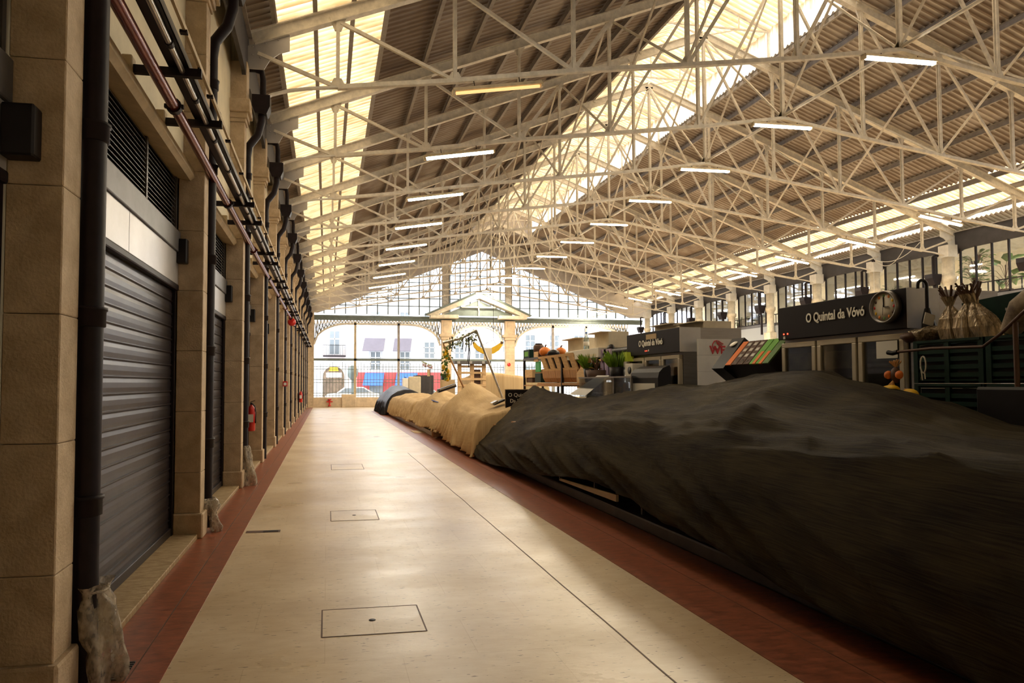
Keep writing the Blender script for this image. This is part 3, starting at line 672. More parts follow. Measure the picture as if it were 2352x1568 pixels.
# ------------------------------------------------------------------ tube lights
def light(on, watts=60.0):
    t = thing('tube_light', None, 'tube light')
    MB().prism([(-0.07, 0.0), (0.07, 0.0), (0.045, 0.06), (-0.045, 0.06)], 0, -0.78, 0.78).build('housing', M['fixture'], t)
    MB().tube([(-0.74, 0, -0.022), (0.74, 0, -0.022)], 0.028, 8).build('tube', M['tube_on' if on else 'tube_off'], t)
    MB().box(-0.80, -0.76, -0.05, 0.05, -0.045, 0.03).build('end_cap', M['fixture'], t)
    MB().box(0.76, 0.80, -0.05, 0.05, -0.045, 0.03).build('end_cap', M['fixture'], t)
    MB().beam((-0.4, 0, 0.05), (-0.4, 0, 0.16), 0.012, 0.012, (1, 0, 0)).beam((0.4, 0, 0.05), (0.4, 0, 0.16), 0.012, 0.012, (1, 0, 0)).build('hangers', M['dark'], t)
    if on:
        ld = bpy.data.lights.new('lamp_glow', 'AREA'); ld.shape = 'RECTANGLE'; ld.size = 1.4; ld.size_y = 0.12; ld.energy = watts; ld.color = (1.0, 0.84, 0.60)
        lo = bpy.data.objects.new('lamp_glow', ld); lo.location = (0, 0, -0.045); link(lo, t)
    return t
protos_l = {'left': light(True, 34.0), 'ridge': light(True, 135.0), 'right': light(True, 110.0), 'off': light(False)}
used = set()
for row, xc in (('left', 2.84), ('ridge', 10.72), ('right', 18.58)):
    sl = (chord_z(xc + .6) - chord_z(xc - .6)) / 1.2
    for k in range(-1 if row == 'left' else 0, 11):
        if row == 'left' and k == 10: continue
        on = not (row == 'left' and k in (0,)); key = row if on else 'off'; src = protos_l[key]
        loc = (xc, T(k) - 0.02, chord_z(xc) - 0.20)
        side = {'left': 'row left of the ridge', 'ridge': 'middle row under the ridge', 'right': 'row near the right wall'}[row]
        if k < 0: side = 'left row, added unseen above the view'  # this lamp is out of view, added to light the pillar faces
        lab = ('glowing tube light in the %s, %s from the camera' if on else 'unlit tube light with an added amber glow in the %s, %s from the camera') % (side, ORD[k])
        if key not in used: o = src; used.add(key); o.location = loc
        else: o = dup(src, loc)
        tag(o, lab, None, 'tube lights under the trusses'); o.rotation_euler = (0, -math.atan(sl), 0)
# eave beams between pillars, both sides
def eave_beam(L, matn):
    pts = [(0, 7.12), (L, 7.12), (L, 6.28), (L - .10, 6.36), (L - .30, 6.44), (L - .7, 6.47), (0.7, 6.47), (0.30, 6.44), (0.10, 6.36), (0, 6.28)]
    t = thing('eave_beam', None, 'eave beam')
    MB().prism(pts, 0, -0.03, 0.03).build('web', M[matn], t)
    MB().box(-0.09, 0.09, 0, L, 7.12, 7.15).build('top_flange', M['purlin'], t)
    return t
eb = eave_beam(S - 0.06, 'beam')
for k in range(-3, 10):
    o = eb if k == -3 else dup(eb, (0, 0, 0)); o.location = (XL - 0.02, T(k) + .03, 0)
    tag(o, 'dark steel eave beam above the left pillars, bay %s from the camera' % ORD[k + 3], None, 'dark eave beams')
for k in range(0, 10):
    o = dup(eb, (XR, T(k) + .03, 0)); tag(o, 'dark steel eave beam over the right windows, bay %s from the camera' % ORD[k], None, 'dark eave beams')

# ------------------------------------------------------------------ right side
structure('wall_right', MB().box(XR - .1, XR + .3, YB, YF, 0, 4.7), M['grey_dark'], 'low dark wall under the right windows')
structure('wall_right_panel', MB().box(XR - .16, XR - .1, 26.9, 40.0, 2.9, 4.55), mat('pale_blue_grey_panel', (0.36, 0.40, 0.46), 0.7), 'pale blue grey wall panel')
def rcol():
    t = thing('cream_column', None, 'column')
    MB().cbox(-0.22, 0.22, -0.24, 0.24, 0.0, 4.2, 0.02).build('pier', M['cream_stone'], t)
    MB().lathe([(0.17, 4.2), (0.20, 4.25), (0.17, 4.3), (0.17, 5.2), (0.20, 5.26), (0.25, 5.36), (0.25, 5.5), (0.19, 5.52), (0.19, 6.2)], n=8).build('shaft', M['cream_stone'], t)
    MB().box(-0.20, 0.2, -0.2, 0.2, 6.2, 6.64).build('bearing_block', M['white_steel'], t)
    MB().tube([(-0.1, 0.22, 6.3), (-0.34, 0.22, 6.3), (-0.40, 0.22, 6.25), (-0.40, 0.22, 5.62)], 0.05, 8).build('inlet_pipe', M['dark'], t)
    MB().prism([(-0.62, 5.6), (-0.22, 5.6), (-0.22, 5.5), (-0.30, 5.2), (-0.52, 5.2), (-0.62, 5.45)], 1, 0.06, 0.38).build('hopper_head', M['dark'], t)
    MB().tube([(-0.38, 0.22, 5.22), (-0.34, 0.22, 5.0), (-0.34, 0.22, 4.1)], 0.055, 8).build('downpipe', M['dark'], t)
    return t
rc = rcol(); firstc = True
for k in range(2, 11):
    o = rc if k == 2 else dup(rc, (0, 0, 0)); o.location = (XR - 0.32, T(k), 0)
    tag(o, 'cream stone column with black hopper on the right side, %s from the camera' % ORD[k - 2], None, 'cream columns along the right wall')
for k in range(1, 10):
    w = thing('window_%d' % k, 'right side clerestory window', 'window', kind='structure'); y0 = T(k) + .2
    f = MB()
    for i in range(6): f.box(XR - .03, XR + .03, y0 + i * (S - .4) / 5 - .025, y0 + i * (S - .4) / 5 + .025, 4.7, 6.5)
    f.box(XR - .03, XR + .03, y0, y0 + S - .4, 4.7, 4.76)
    f.build('mullions', M['dark'], w)
    MB().box(XR - .004, XR + .004, y0, y0 + S - .4, 4.76, 6.5).build('pane', M['glass'], w)
    r = thing('balustrade', 'black iron balustrade inside the %s right window' % ORD[k - 1], 'railing', group='balustrades')
    f = MB().box(XR + .35, XR + .39, y0 - .2, y0 + S - .2, 5.18, 5.22)
    for i in range(9): f.box(XR + .355, XR + .385, y0 - .1 + i * .38, y0 - .07 + i * .38, 4.7, 5.18)
    f.build('bars', M['dark'], r)
# neighbouring hall seen through the right windows
structure('floor_gallery', MB().box(XR + .3, 36.0, YB, 60, 4.5, 4.7), M['card2'], 'gallery floor behind the right windows')
structure('wall_gallery', MB().box(36.0, 36.2, YB, 60, 4.7, 9.0), M['plaster'], 'pale gallery wall')
cg = thing('ceiling_gallery', 'pale corrugated gallery roof', 'ceiling', kind='structure')
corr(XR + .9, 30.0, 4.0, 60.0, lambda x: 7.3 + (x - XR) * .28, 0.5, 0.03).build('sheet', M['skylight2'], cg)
corr(30.0, 36.2, 4.0, 60.0, lambda x: 9.3 - (x - 30) * .1, 0.5, 0.03).build('sheet', M['white_steel'], cg)
gb = 0
for y in (13.0, 19.5, 26.0, 32.5, 39.0):
    m = MB().beam((XR + 1.0, y + 3.0, 6.9), (30.5, y, 8.3), 0.10, 0.22)
    solid('gallery_beam', m, M['yellow_beam' if gb in (1, 2) else 'moulding'], '%s sloping beam behind the right windows, %s from the camera' % ('yellow' if gb in (1, 2) else 'pale', ORD[gb]), 'beam', group='gallery beams'); gb += 1
gl0 = None
for i, (x, y, z) in enumerate([(24.6, 17.6, 6.2), (25.0, 19.0, 5.8), (25.4, 23.2, 6.0), (25.0, 26.8, 5.95), (26.4, 27.5, 5.7), (27.0, 33.0, 5.8), (26.0, 15.8, 6.15)]):
    if gl0 is None:
        gl0 = o = thing('gallery_light', None, 'tube light'); MB().tube([(-0.6, 0, 0), (0.6, 0, 0)], 0.03, 8).build('tube', M['tube_on'], o); MB().box(-0.62, 0.62, -0.05, 0.05, 0.03, 0.07).build('housing', M['white_steel'], o)
        MB().beam((0, 0, 0.07), (0, 0, 2.6), 0.01, 0.01, (1, 0, 0)).build('suspension_wire', M['dark'], o)
        o.location = (x, y, z)
    else: o = dup(gl0, (x, y, z))
    tag(o, 'glowing tube hung behind the right windows, %s from the camera' % ORD[[1,2,3,4,5,6,0][i]], None, 'gallery tube lights')
def leafplant(name, label, loc, h, nleaf, size, m='leaf', spread=0.6, seed=1, droop=0.2):
    rnd = random.Random(seed); t = thing(name, label, 'plant', loc)
    st = MB(); lf = MB()
    for i in range(nleaf):
        a = rnd.uniform(0, 6.28); f = rnd.uniform(0.35, 1.0); rr = spread * rnd.uniform(.3, 1)
        tip = Vector((math.cos(a) * rr, math.sin(a) * rr, h * f))
        st.tube([(0, 0, h * f * .5), tip * .6 + Vector((0, 0, h * f * .35)), tip], 0.008, 4)
        d = Vector((math.cos(a), math.sin(a), rnd.uniform(-.3, .6))).normalized(); sd = d.cross(Vector((0, 0, 1))).normalized(); s_ = size * rnd.uniform(.7, 1.2)
        up = sd.cross(d) * s_ * .08
        p = [tip, tip + d * s_ * .35 + sd * s_ * .28 + up, tip + d * s_ * .8 + sd * s_ * .2, tip + d * s_ * 1.2 - Vector((0, 0, droop * s_)), tip + d * s_ * .8 - sd * s_ * .2, tip + d * s_ * .35 - sd * s_ * .28 + up, tip + d * s_ * .6 - up]
        lf.add(p, [(0,1,6),(1,2,6),(2,3,6),(3,4,6),(4,5,6),(5,0,6)], True)
    st.tube([(0, 0, 0), (0, 0, h * .8)], 0.02, 6)
    st.build('stem', M['brown'], t); lf.build('foliage', M[m], t)
    MB().lathe([(0.0, -0.02), (0.16, -0.02), (0.2, 0.22), (0.18, 0.22), (0.0, 0.2)], n=14).build('pot', M['brown'], t)
    return t
q = P(2240, 640, 0, XR + .9); leafplant('potted_tree', 'dark bushy potted tree behind the nearest right column', (XR + .9, q.y, 4.72), 1.75, 90, 0.2, spread=.45, seed=3)
q = P(2305, 640, 0, XR + .9); leafplant('potted_palm', 'broad leaved potted plant behind the rightmost window', (XR + 1.0, q.y, 4.72), 1.35, 16, 0.55, spread=.5, seed=5)
for i, (px, hh) in enumerate(((1990, .9), (1905, .9), (1740, .8), (1700, .7), (1660, .8), (2045, 1.0))):
    q = P(px, 690, 0, XR + .8); leafplant('gallery_plant', 'leafy pot plant behind the right windows, %s from the camera' % ORD[[1,2,3,4,5,0][i]], (XR + .8, q.y, 4.72), hh, 30, 0.2, spread=.35, seed=10 + i)

t = thing('hanging_cable', 'white cable sagging from the right eave beams', 'cable', (0, 0, 0))
m = MB()
for (ya, yb, z0, sag) in ((T(4) - .2, T(3) + .9, 6.7, .35), (T(4) - .2, T(3) + 1.5, 6.75, .55)):
    m.tube([(XR - .55, ya + (yb - ya) * i / 12, z0 + .25 * i / 12 - sag * 4 * (i / 12) * (1 - i / 12)) for i in range(13)], .012, 5)
m.tube([(XR - .55, T(4) - .2, 6.68), (XR - .55, T(4) - .2, 5.0)], .012, 5).build('cable', M['white_steel'], t)
MB().cbox(XR - .60, XR - .50, T(4) - .25, T(4) - .15, 6.6, 6.7, .01).build('clip_box', M['dark'], t)
# ------------------------------------------------------------------ far end wall
FY = YF
structure('wall_far_plinth', MB().cbox(-1.3, XR, FY - .2, FY + .2, 0, 0.66, 0.03).cbox(1.0, 1.95, FY - .3, FY + .3, 0.0, 0.86, 0.03), M['far_stone'], 'low tan plinth wall at the far end')
structure('wall_far_verge', MB().prism([(-1.6, 6.35), (-1.6, 7.5), (XM, zs(XM)), (XR + .4, 7.5), (XR + .4, 6.35), (21.8, 6.35), (XM, 10.85), (-0.6, 6.35)], 1, FY - .1, FY + .1), M['sheet'], 'grey verge band under the far roof')
structure('wall_far_left', MB().box(-1.7, -0.85, FY - .3, FY + .2, 0, 6.4), M['stone'], 'stone pier at the far left corner')
gw = thing('window_11', 'glazed gable of the far wall', 'window', kind='structure')
f = MB(); gz = lambda x: 6.35 + (x + .6) * (4.5 / 11.35) if x < XM else 6.35 + (21.8 - x) * (4.5 / 11.05)
x = -0.2; i = 0
while x < 21.6:
    if gz(x) > 6.4: f.box(x - .035, x + .035, FY - .05, FY + .05, 6.3, gz(x))
    x += 0.72; i += 1
for z in [6.9, 7.45, 8.0, 8.55, 9.1, 9.65, 10.2]:
    xa = -0.6 + (z - 6.35) / (4.5 / 11.35); xb = 21.8 - (z - 6.35) / (4.5 / 11.05); f.box(xa, xb, FY - .02, FY + .02, z - .03, z + .03)
f.build('glazing_bars', M['verdigris'], gw)
MB().prism([(-0.6, 6.35), (21.8, 6.35), (XM, 10.85)], 1, FY - .004, FY + .004).build('pane', M['glass'], gw)
solid('gable_beam', MB().box(-1.2, XR, FY - .12, FY + .12, 6.08, 6.14).box(-1.2, XR, FY - .04, FY + .04, 5.86, 6.08).box(-1.2, XR, FY - .12, FY + .12, 6.14, 6.2), M['verdigris'], 'grey green steel beam across the far wall under the gable glazing', 'beam')
# arched lattice spandrels
ac = 0
def arch(x0, x1, zs_, zc, label):
    top = 5.86; n = int((x1 - x0) / .22); up = []
    for i in range(n + 1):
        u = i / n; x = x0 + (x1 - x0) * u
        e = min(u, 1 - u) * (x1 - x0)
        z = zs_ + (zc - zs_) * math.sqrt(max(0, 1 - (1 - min(1, e / min(2.3, (x1 - x0) / 2))) ** 2))
        up.append((x, z))
    t = thing('arch_spandrel', label, 'arch', (0, FY, 0), group='lattice arches of the far wall')
    m = MB()
    for a, b in zip(up, up[1:]):
        m.beam((a[0], 0, a[1]), (b[0], 0, b[1]), 0.16, 0.12)
    m.build('arch_rib', M['truss'], t); m = MB()
    for i, (x, z) in enumerate(up):
        if i % 1 == 0 and i < n:
            x2, z2 = up[i + 1]
            if top - z > .08: m.beam((x, 0, z), (x2, 0, top), 0.06, 0.06).beam((x, 0, top), (x2, 0, z2), 0.06, 0.06).beam((x, 0, z), (x, 0, top), .05, .05, (1, 0, 0))
    m.build('lattice', M['truss'], t)
arch(-0.85, 7.75, 4.2, 5.62, 'long cream lattice arch at the left of the far wall')
arch(8.55, 12.25, 4.2, 5.62, 'short cream lattice arch between the two far stone columns')
arch(13.1, 21.6, 4.2, 5.62, 'long cream lattice arch at the right of the far wall')
def fcol(x, label):
    t = thing('far_column', label, 'column', (x, FY - .12, 0), group='stone columns of the far wall')
    MB().cbox(-0.45, 0.45, -0.25, 0.25, 0, 0.9, 0.03).build('base', M['far_stone'], t)
    m = MB()
    for i in range(7): m.cbox(-0.33, 0.33, -0.2, 0.2, 0.9 + i * .53, 0.9 + i * .53 + .525, 0.012)
    m.build('shaft', M['far_stone'], t)
    MB().cbox(-0.40, 0.40, -0.25, 0.25, 4.61, 4.8, 0.02).cbox(-0.5, 0.5, -0.3, 0.3, 4.8, 5.0, 0.03).build('capital', M['far_stone'], t)
    MB().cbox(-0.36, 0.36, -0.22, 0.22, 5.0, 5.95, 0.01).cbox(-0.22, 0.22, -0.24, -0.2, 5.05, 5.85, 0.01).build('upper_pier', M['far_stone'], t)
fcol(8.15, 'pale stone column of the far wall, left of the banana sign'); fcol(12.68, 'pale stone column of the far wall with a red disc')
MB_ = MB().lathe([(0, -0.02), (0.12, -0.02), (0.12, 0), (0, 0)], (0, 0, 0), 14, 'y'); o = solid('red_disc', MB_, M['red_paint'], 'small red disc on the right far column', 'sign'); o.location = P(1169, 837, 1, FY - .34)
# lattice masts above the columns
def mast(x, label):
    t = thing('lattice_mast', label, 'mast', (x, FY - .2, 0), group='lattice masts in the gable')
    ztop = gz(x) + .1; a = 0.24
    MB().beam((-a, 0, 6.2), (-a, 0, ztop), 0.05, 0.05, (1, 0, 0)).build('chord', M['purlin'], t); MB().beam((a, 0, 6.2), (a, 0, ztop), 0.05, 0.05, (1, 0, 0)).build('chord', M['purlin'], t)
    m = MB().box(-a, a, 0.03, 0.05, 6.2, ztop); m.build('web_plate', M['truss'], t); m = MB(); z = 6.2
    while z < ztop - .3: m.beam((-a, 0, z), (a, 0, z + .32), 0.03, 0.03).beam((a, 0, z), (-a, 0, z + .32), 0.03, 0.03); z += .32
    m.build('lacing', M['truss'], t)
mast(8.1, 'cream lattice mast rising over the left far column'); mast(12.6, 'cream lattice mast rising over the right far column')
# entrance pediment
t = thing('entrance_pediment', 'cream gabled pediment over the far entrance', 'pediment', (10.35, FY - .5, 0))
MB().prism([(-3.6, 6.25), (-3.0, 6.25), (0, 7.45), (3.0, 6.25), (3.6, 6.25), (0, 7.85)], 1, -0.35, 0.35).build('raking_cornice', M['cream_stone'], t)
MB().prism([(-3.75, 6.32), (-3.65, 6.25), (0, 7.82), (3.65, 6.25), (3.75, 6.32), (0, 7.98)], 1, -0.42, 0.42).build('roof_edge', M['verdigris'], t)
MB().cbox(-3.4, -1.45, -0.35, 0.35, 6.05, 6.28, .02).build('cornice_return', M['cream_stone'], t); MB().cbox(1.45, 3.4, -0.35, 0.35, 6.05, 6.28, .02).build('cornice_return', M['cream_stone'], t)
MB().prism([(-2.6, 6.25), (2.6, 6.25), (0, 7.35)], 1, 0.0, 0.06).build('tympanum', M['verdigris'], t)
MB().beam((0, -.1, 6.25), (0.0, -.1, 7.4), 0.08, 0.08, (1, 0, 0)).beam((-1.2, -.1, 6.85), (1.2, -.1, 6.85), 0.08, 0.1).build('frame_bars', M['cream_stone'], t)
# mid rail, posts, fence, lower glazing
solid('far_rail', MB().box(-0.85, XR - .4, FY - .08, FY + .08, 3.12, 3.28), M['verdigris'], 'grey horizontal rail across the far openings', 'rail')
for i, (x, lab) in enumerate(((1.9, 'brown post in the left far opening'), (4.85, 'slim post right of centre in the left far opening'), (15.9, 'slim post in the right far opening, left of two'), (18.4, 'slim post in the right far opening, right of two'))):
    solid('opening_post', MB().beam((0, 0, 0.6), (0, 0, 5.75), 0.16, 0.16, (1, 0, 0)), M['moulding' if i == 0 else 'purlin'], lab, 'post', group='posts in the far openings').location = (x, FY, 0)
for i, (x0, x1) in enumerate(((-0.85, 7.8), (8.55, 12.3), (13.1, 21.6))):
    t = thing('iron_fence', '%s section of dark iron grid fence across the far end' % ('left', 'middle', 'right')[i], 'fence', (0, FY + .1, 0), group='iron fence sections')
    m = MB(); n = int((x1 - x0) / .21)
    for k in range(n + 1): m.beam((x0 + k * (x1 - x0) / n, 0, 0.66), (x0 + k * (x1 - x0) / n, 0, 2.95 if k % 3 else 3.05), 0.028, 0.028, (1, 0, 0))
    m.build('uprights', M['verdigris'], t); m = MB()
    for z in (0.78, 0.95, 1.65, 1.85, 2.55, 2.72): m.beam((x0, 0, z), (x1, 0, z), 0.025, 0.035)
    m.build('rails', M['verdigris'], t)
    gp = thing('window_%d' % (12 + i), 'large glass pane of the far opening', 'window', kind='structure')
    MB().box(x0, x1, FY - .03, FY - .022, 3.28, 5.6).build('pane', M['glass'], gp)
t = thing('fire_hydrant', 'red fire hydrant valve on the far plinth wall', 'hydrant', P(757, 924, 1, FY - .35) + Vector((0, 0, -.25)))
MB().lathe([(0.0, 0), (0.10, 0), (0.10, .05), (0.05, .08), (0.05, .40), (0.12, .42), (0.12, .47), (0.0, .5)], n=12).build('body', M['red_paint'], t); MB().beam((-0.2, 0, .3), (.2, 0, .3), 0.08, .08).build('outlets', M['red_paint'], t)
# ------------------------------------------------------------------ street and houses beyond
structure('ground', MB().box(-25, 60, 44.9, 130, -0.4, -0.15), M['road'], 'street beyond the market')
BY = 62.0
def facade_window(par, x0, x1, z0, z1, y, frame='white'):
    w = MB().box(x0 - .12, x1 + .12, y - .08, y, z0 - .12, z0).box(x0 - .12, x1 + .12, y - .08, y, z1, z1 + .12).box(x0 - .12, x0, y - .08, y, z0, z1).box(x1, x1 + .12, y - .08, y, z0, z1).build('window_surround', M['trim_grey'], par)
    MB().box(x0, x1, y - .02, y + .01, z0, z1).build('pane', M['winglass'], w)
    b = MB(); xm = (x0 + x1) / 2
    for a in (x0 + .04, xm, x1 - .04): b.box(a - .05, a + .05, y - .06, y, z0, z1)
    for k in range(4): zz = z0 + (z1 - z0) * k / 3; b.box(x0, x1, y - .06, y, zz - .035, zz + .035)
    b.build('sash', M['white'], w)
t = thing('tiled_house', 'pale tiled house with a balcony at the far left', 'building', (0, 0, 0))
m, n_, b_ = new_mat('patterned_tile_facade'); L_ = n_.links
tcc = n_.nodes.new('ShaderNodeTexCoord'); brk = n_.nodes.new('ShaderNodeTexBrick'); brk.offset = 0; brk.inputs['Scale'].default_value = 1; brk.inputs['Brick Width'].default_value = .45; brk.inputs['Row Height'].default_value = .45; brk.inputs['Mortar Size'].default_value = .03
brk.inputs['Color1'].default_value = (.82, .80, .79, 1); brk.inputs['Color2'].default_value = (.78, .77, .78, 1); brk.inputs['Mortar'].default_value = (.45, .45, .58, 1)
mpp = n_.nodes.new('ShaderNodeMapping'); mpp.inputs['Rotation'].default_value = (R(-90), 0, 0); L_.new(tcc.outputs['Object'], mpp.inputs[0]); L_.new(mpp.outputs[0], brk.inputs[0]); L_.new(brk.outputs[0], b_.inputs['Base Color'])
MB().box(-20, 2.3, BY, BY + 8, -0.15, 10.5).build('wall', m, t)
MB().box(-.9, 2.25, BY - .06, BY, 4.0, 4.8).box(-6, 2.2, BY - .05, BY, 3.9, 4.1).box(2.0, 2.3, BY - .1, BY, -.15, 10.5).build('bands', M['facade_pink'], t)
MB().box(-.1, 1.55, BY - .10, BY, 4.3, 6.9).build('door_surround', M['white'], t)
fw = MB().box(.28, 1.15, BY - .13, BY - .1, 4.35, 6.5).build('balcony_door', M['winglass'], t)
MB().box(.68, .75, BY - .17, BY - .13, 4.35, 6.5).box(.28, 1.15, BY - .17, BY - .13, 5.7, 5.82).build('sash', M['white'], fw)
bl = MB().box(-.35, 1.75, BY - .75, BY, 4.08, 4.2)
for k in range(15): bl.beam((-.33 + k * .147, BY - .73, 4.2), (-.33 + k * .147, BY - .73, 5.15), .03, .03, (1, 0, 0))
bl.beam((-.35, BY - .73, 5.15), (1.75, BY - .73, 5.15), .05, .05); bl.build('balcony', M['dark'], t)
arcp = [(-.35 + .0, -.1), (-.35, 2.2)] + [(.65 + 1.0 * math.cos(a), 2.2 + 1.0 * math.sin(a)) for a in [math.pi - i * math.pi / 12 for i in range(1, 12)]] + [(1.65, 2.2), (1.65, -.1)]
ao = MB().prism([(x + (-.3 if x < .65 else .3) * (1 if z <= 2.2 else abs(x - .65)), z + (.3 if z > 2.2 else 0)) for x, z in arcp], 1, BY - .10, BY).build('arch_surround', M['white'], t)
ai = MB().prism(arcp, 1, BY - .14, BY - .10).build('arched_doorway', mat('dim_shop_interior', (0.16, 0.11, 0.07), .4, var=.5, vs=2), t)
MB().box(-.05, 1.4, BY - .2, BY - .14, 2.15, 2.6).build('sign_board', M['white'], ai); MB().prism([(.2, 2.75), (1.1, 2.75), (1.0, 3.1), (.3, 3.1)], 1, BY - .2, BY - .14).build('fanlight_crest', M['yellow'], ai)
t = thing('rendered_house', 'long white rendered house with grey awnings over a red shop', 'building', (0, 0, 0))
MB().box(2.3, 16, BY + .1, BY + 8, -.15, 10.5).build('wall', M['facade'], t)
MB().box(2.8, 11.5, BY + .02, BY + .1, .75, 2.65).build('red_shopfront', M['shop_red'], t)
for (a, b, c, d) in ((4.05, 5.1, 7.2, 8.4), (4.05, 5.1, 2.9, 4.6), (6.85, 7.9, 7.2, 8.4), (6.85, 7.9, 2.9, 4.6), (9.2, 10.3, 4.0, 5.55), (12.2, 13.2, 4.0, 5.6), (14.2, 15.2, 4.0, 5.6), (9.2, 10.3, 7.0, 8.4)): facade_window(t, a, b, c, d, BY + .1)
for x0, x1 in ((3.55, 5.5), (6.4, 8.05)):
    MB().add([(x0, BY + .1, 5.9), (x1, BY + .1, 5.9), (x1 - .3, BY - 1.1, 4.65), (x0 - .3, BY - 1.1, 4.65), (x0, BY + .1, 5.84), (x1, BY + .1, 5.84), (x1 - .3, BY - 1.1, 4.59), (x0 - .3, BY - 1.1, 4.59)],
             [(0,3,2,1),(4,5,6,7),(0,1,5,4),(1,2,6,5),(2,3,7,6),(3,0,4,7)]).build('awning', M['awning'], t, label='dark grey awning')
for x0, x1 in ((3.6, 5.4), (6.6, 8.6)):
    MB().add([(x0, BY + .02, 2.6), (x1, BY + .02, 2.6), (x1 - .2, BY - .9, 1.45), (x0 - .3, BY - .9, 1.45), (x0, BY + .02, 2.54), (x1, BY + .02, 2.54), (x1 - .2, BY - .9, 1.39), (x0 - .3, BY - .9, 1.39)],
             [(0,3,2,1),(4,5,6,7),(0,1,5,4),(1,2,6,5),(2,3,7,6),(3,0,4,7)]).build('awning', M['blue'], t, label='blue awning')
MB().box(4.0, 5.3, BY - .03, BY + .02, -.1, 1.55).build('shop_window', M['winglass'], t); MB().box(7.0, 8.2, BY - .03, BY + .02, -.1, 1.55).build('shop_window', M['winglass'], t)
t = thing('side_street_house', 'pale house across the side street at right', 'building', (0, 0, 0))
MB().box(18.5, 40, BY + 12, BY + 22, -.15, 13).build('wall', M['facade'], t)
for a in (20, 23, 26, 29): facade_window(t, a, a + 1.3, 5.2, 7.3, BY + 12)
for a in (20, 23, 26, 29): facade_window(t, a, a + 1.3, 1.5, 3.6, BY + 12)
# parked cars
def car(loc, label, m):
    t = thing('car', label, 'car', loc)
    MB().prism([(-2.1, .3), (-2.1, .75), (-1.9, .9), (-1.2, .98), (-.6, 1.42), (.9, 1.46), (1.6, 1.05), (2.1, .95), (2.15, .4), (2.1, .3)], 1, -.8, .8).build('body', m, t)
    MB().prism([(-1.05, 1.0), (-.55, 1.36), (.85, 1.39), (1.4, 1.05)], 1, -.82, .82).build('side_windows', M['winglass'], t)
    for x in (-1.35, 1.35):
        for y in (-.75, .75): MB().lathe([(0, -.12), (.28, -.12), (.32, -.08), (.32, .08), (.28, .12), (0, .12)], (x, y, .32), 14, 'y').build('wheel', M['black'], t)
car((2.0, 52.5, -.15), 'white parked car seen through the left of the fence', M['white'])
car((7.2, 52.5, -.15), 'second white parked car partly behind the fence post', M['white_steel'])
# street tree / sign column near the fence
t = thing('street_pole', 'grey street lamp column just outside the fence', 'street lamp', (1.9, 48.5, -.15))
MB().lathe([(.16, 0), (.16, .6), (.10, .7), (.10, 3.0), (.0, 3.0)], n=10).build('column', M['verdigris'], t); MB().blob((0, 0, 2.55), .42, .42, .55, 10, .1).build('lantern_globe', M['verdigris'], t)
# ------------------------------------------------------------------ covered stalls
def cat(vals, ts, t):
    if t <= ts[0]: return vals[0]
    if t >= ts[-1]: return vals[-1]
    for i in range(len(ts) - 1):
        if t <= ts[i + 1]:
            f = (t - ts[i]) / (ts[i + 1] - ts[i]); p1, p2 = vals[i], vals[i + 1]
            p0 = vals[i - 1] if i else p1; p3 = vals[i + 2] if i + 2 < len(vals) else p2
            return 0.5 * ((2*p1) + (-p0 + p2) * f + (2*p0 - 5*p1 + 4*p2 - p3) * f * f + (-p0 + 3*p1 - 3*p2 + p3) * f ** 3)
def drape(stations, ny, nu, fold, uvs=1.0, ends=False):
    """stations: (y, [(x, z, yshift)...]); cloth from hem (u=0) over the shoulder to the back"""
    ys = [s[0] for s in stations]; K = len(stations[0][1]); rows = []; uv = []
    for i in range(ny + 1):
        y = ys[0] + (ys[-1] - ys[0]) * i / ny
        ctrl = [(cat([s[1][k][0] for s in stations], ys, y), cat([s[1][k][1] for s in stations], ys, y)) for k in range(K)]
        row = []
        for jn in range(nu + 1):
            u = jn / nu * (K - 1); ks = list(range(K))
            x = cat([c[0] for c in ctrl], ks, u); z = cat([c[1] for c in ctrl], ks, u)
            dx, dy, dz = fold(y, u)
            row.append((x + dx, y + dy, max(z + dz, 0.012))); uv.append((y * uvs, u * 1.0 * uvs))
        rows.append(row)
    if ends:      # the cloth also hangs down over both ends of the stall
        nu1 = nu + 1; lo = min(p[2] for p in rows[0])
        def hang(row, dy, f): return [(p[0], p[1] + dy, lo + (p[2] - lo) * f) for p in row]
        a = [hang(rows[0], -.10, .05), hang(rows[0], -.08, .5), hang(rows[0], -.04, .93)]; b = [hang(rows[-1], .04, .93), hang(rows[-1], .08, .5), hang(rows[-1], .10, .05)]
        rows = a + rows + b; uv = uv[:nu1] * 3 + uv + uv[-nu1:] * 3
    m = MB().grid(rows); return m, uv
def cloth_obj(nm, mb_uv, mt, label, cat_, group=None):
    m, uv = mb_uv; o = m.build(nm, mt); tag(o, label, cat_, group); me = o.data
    ul = me.uv_layers.new(name='UVMap'); li = [0] * len(me.loops); me.loops.foreach_get('vertex_index', li)
    co = [c for i in li for c in uv[i]]; ul.data.foreach_set('uv', co)
    sd = o.modifiers.new('thickness', 'SOLIDIFY'); sd.thickness = 0.008; sd.offset = 0
    return o
N3 = lambda a, b, c=0: noise.noise(Vector((a, b, c)))
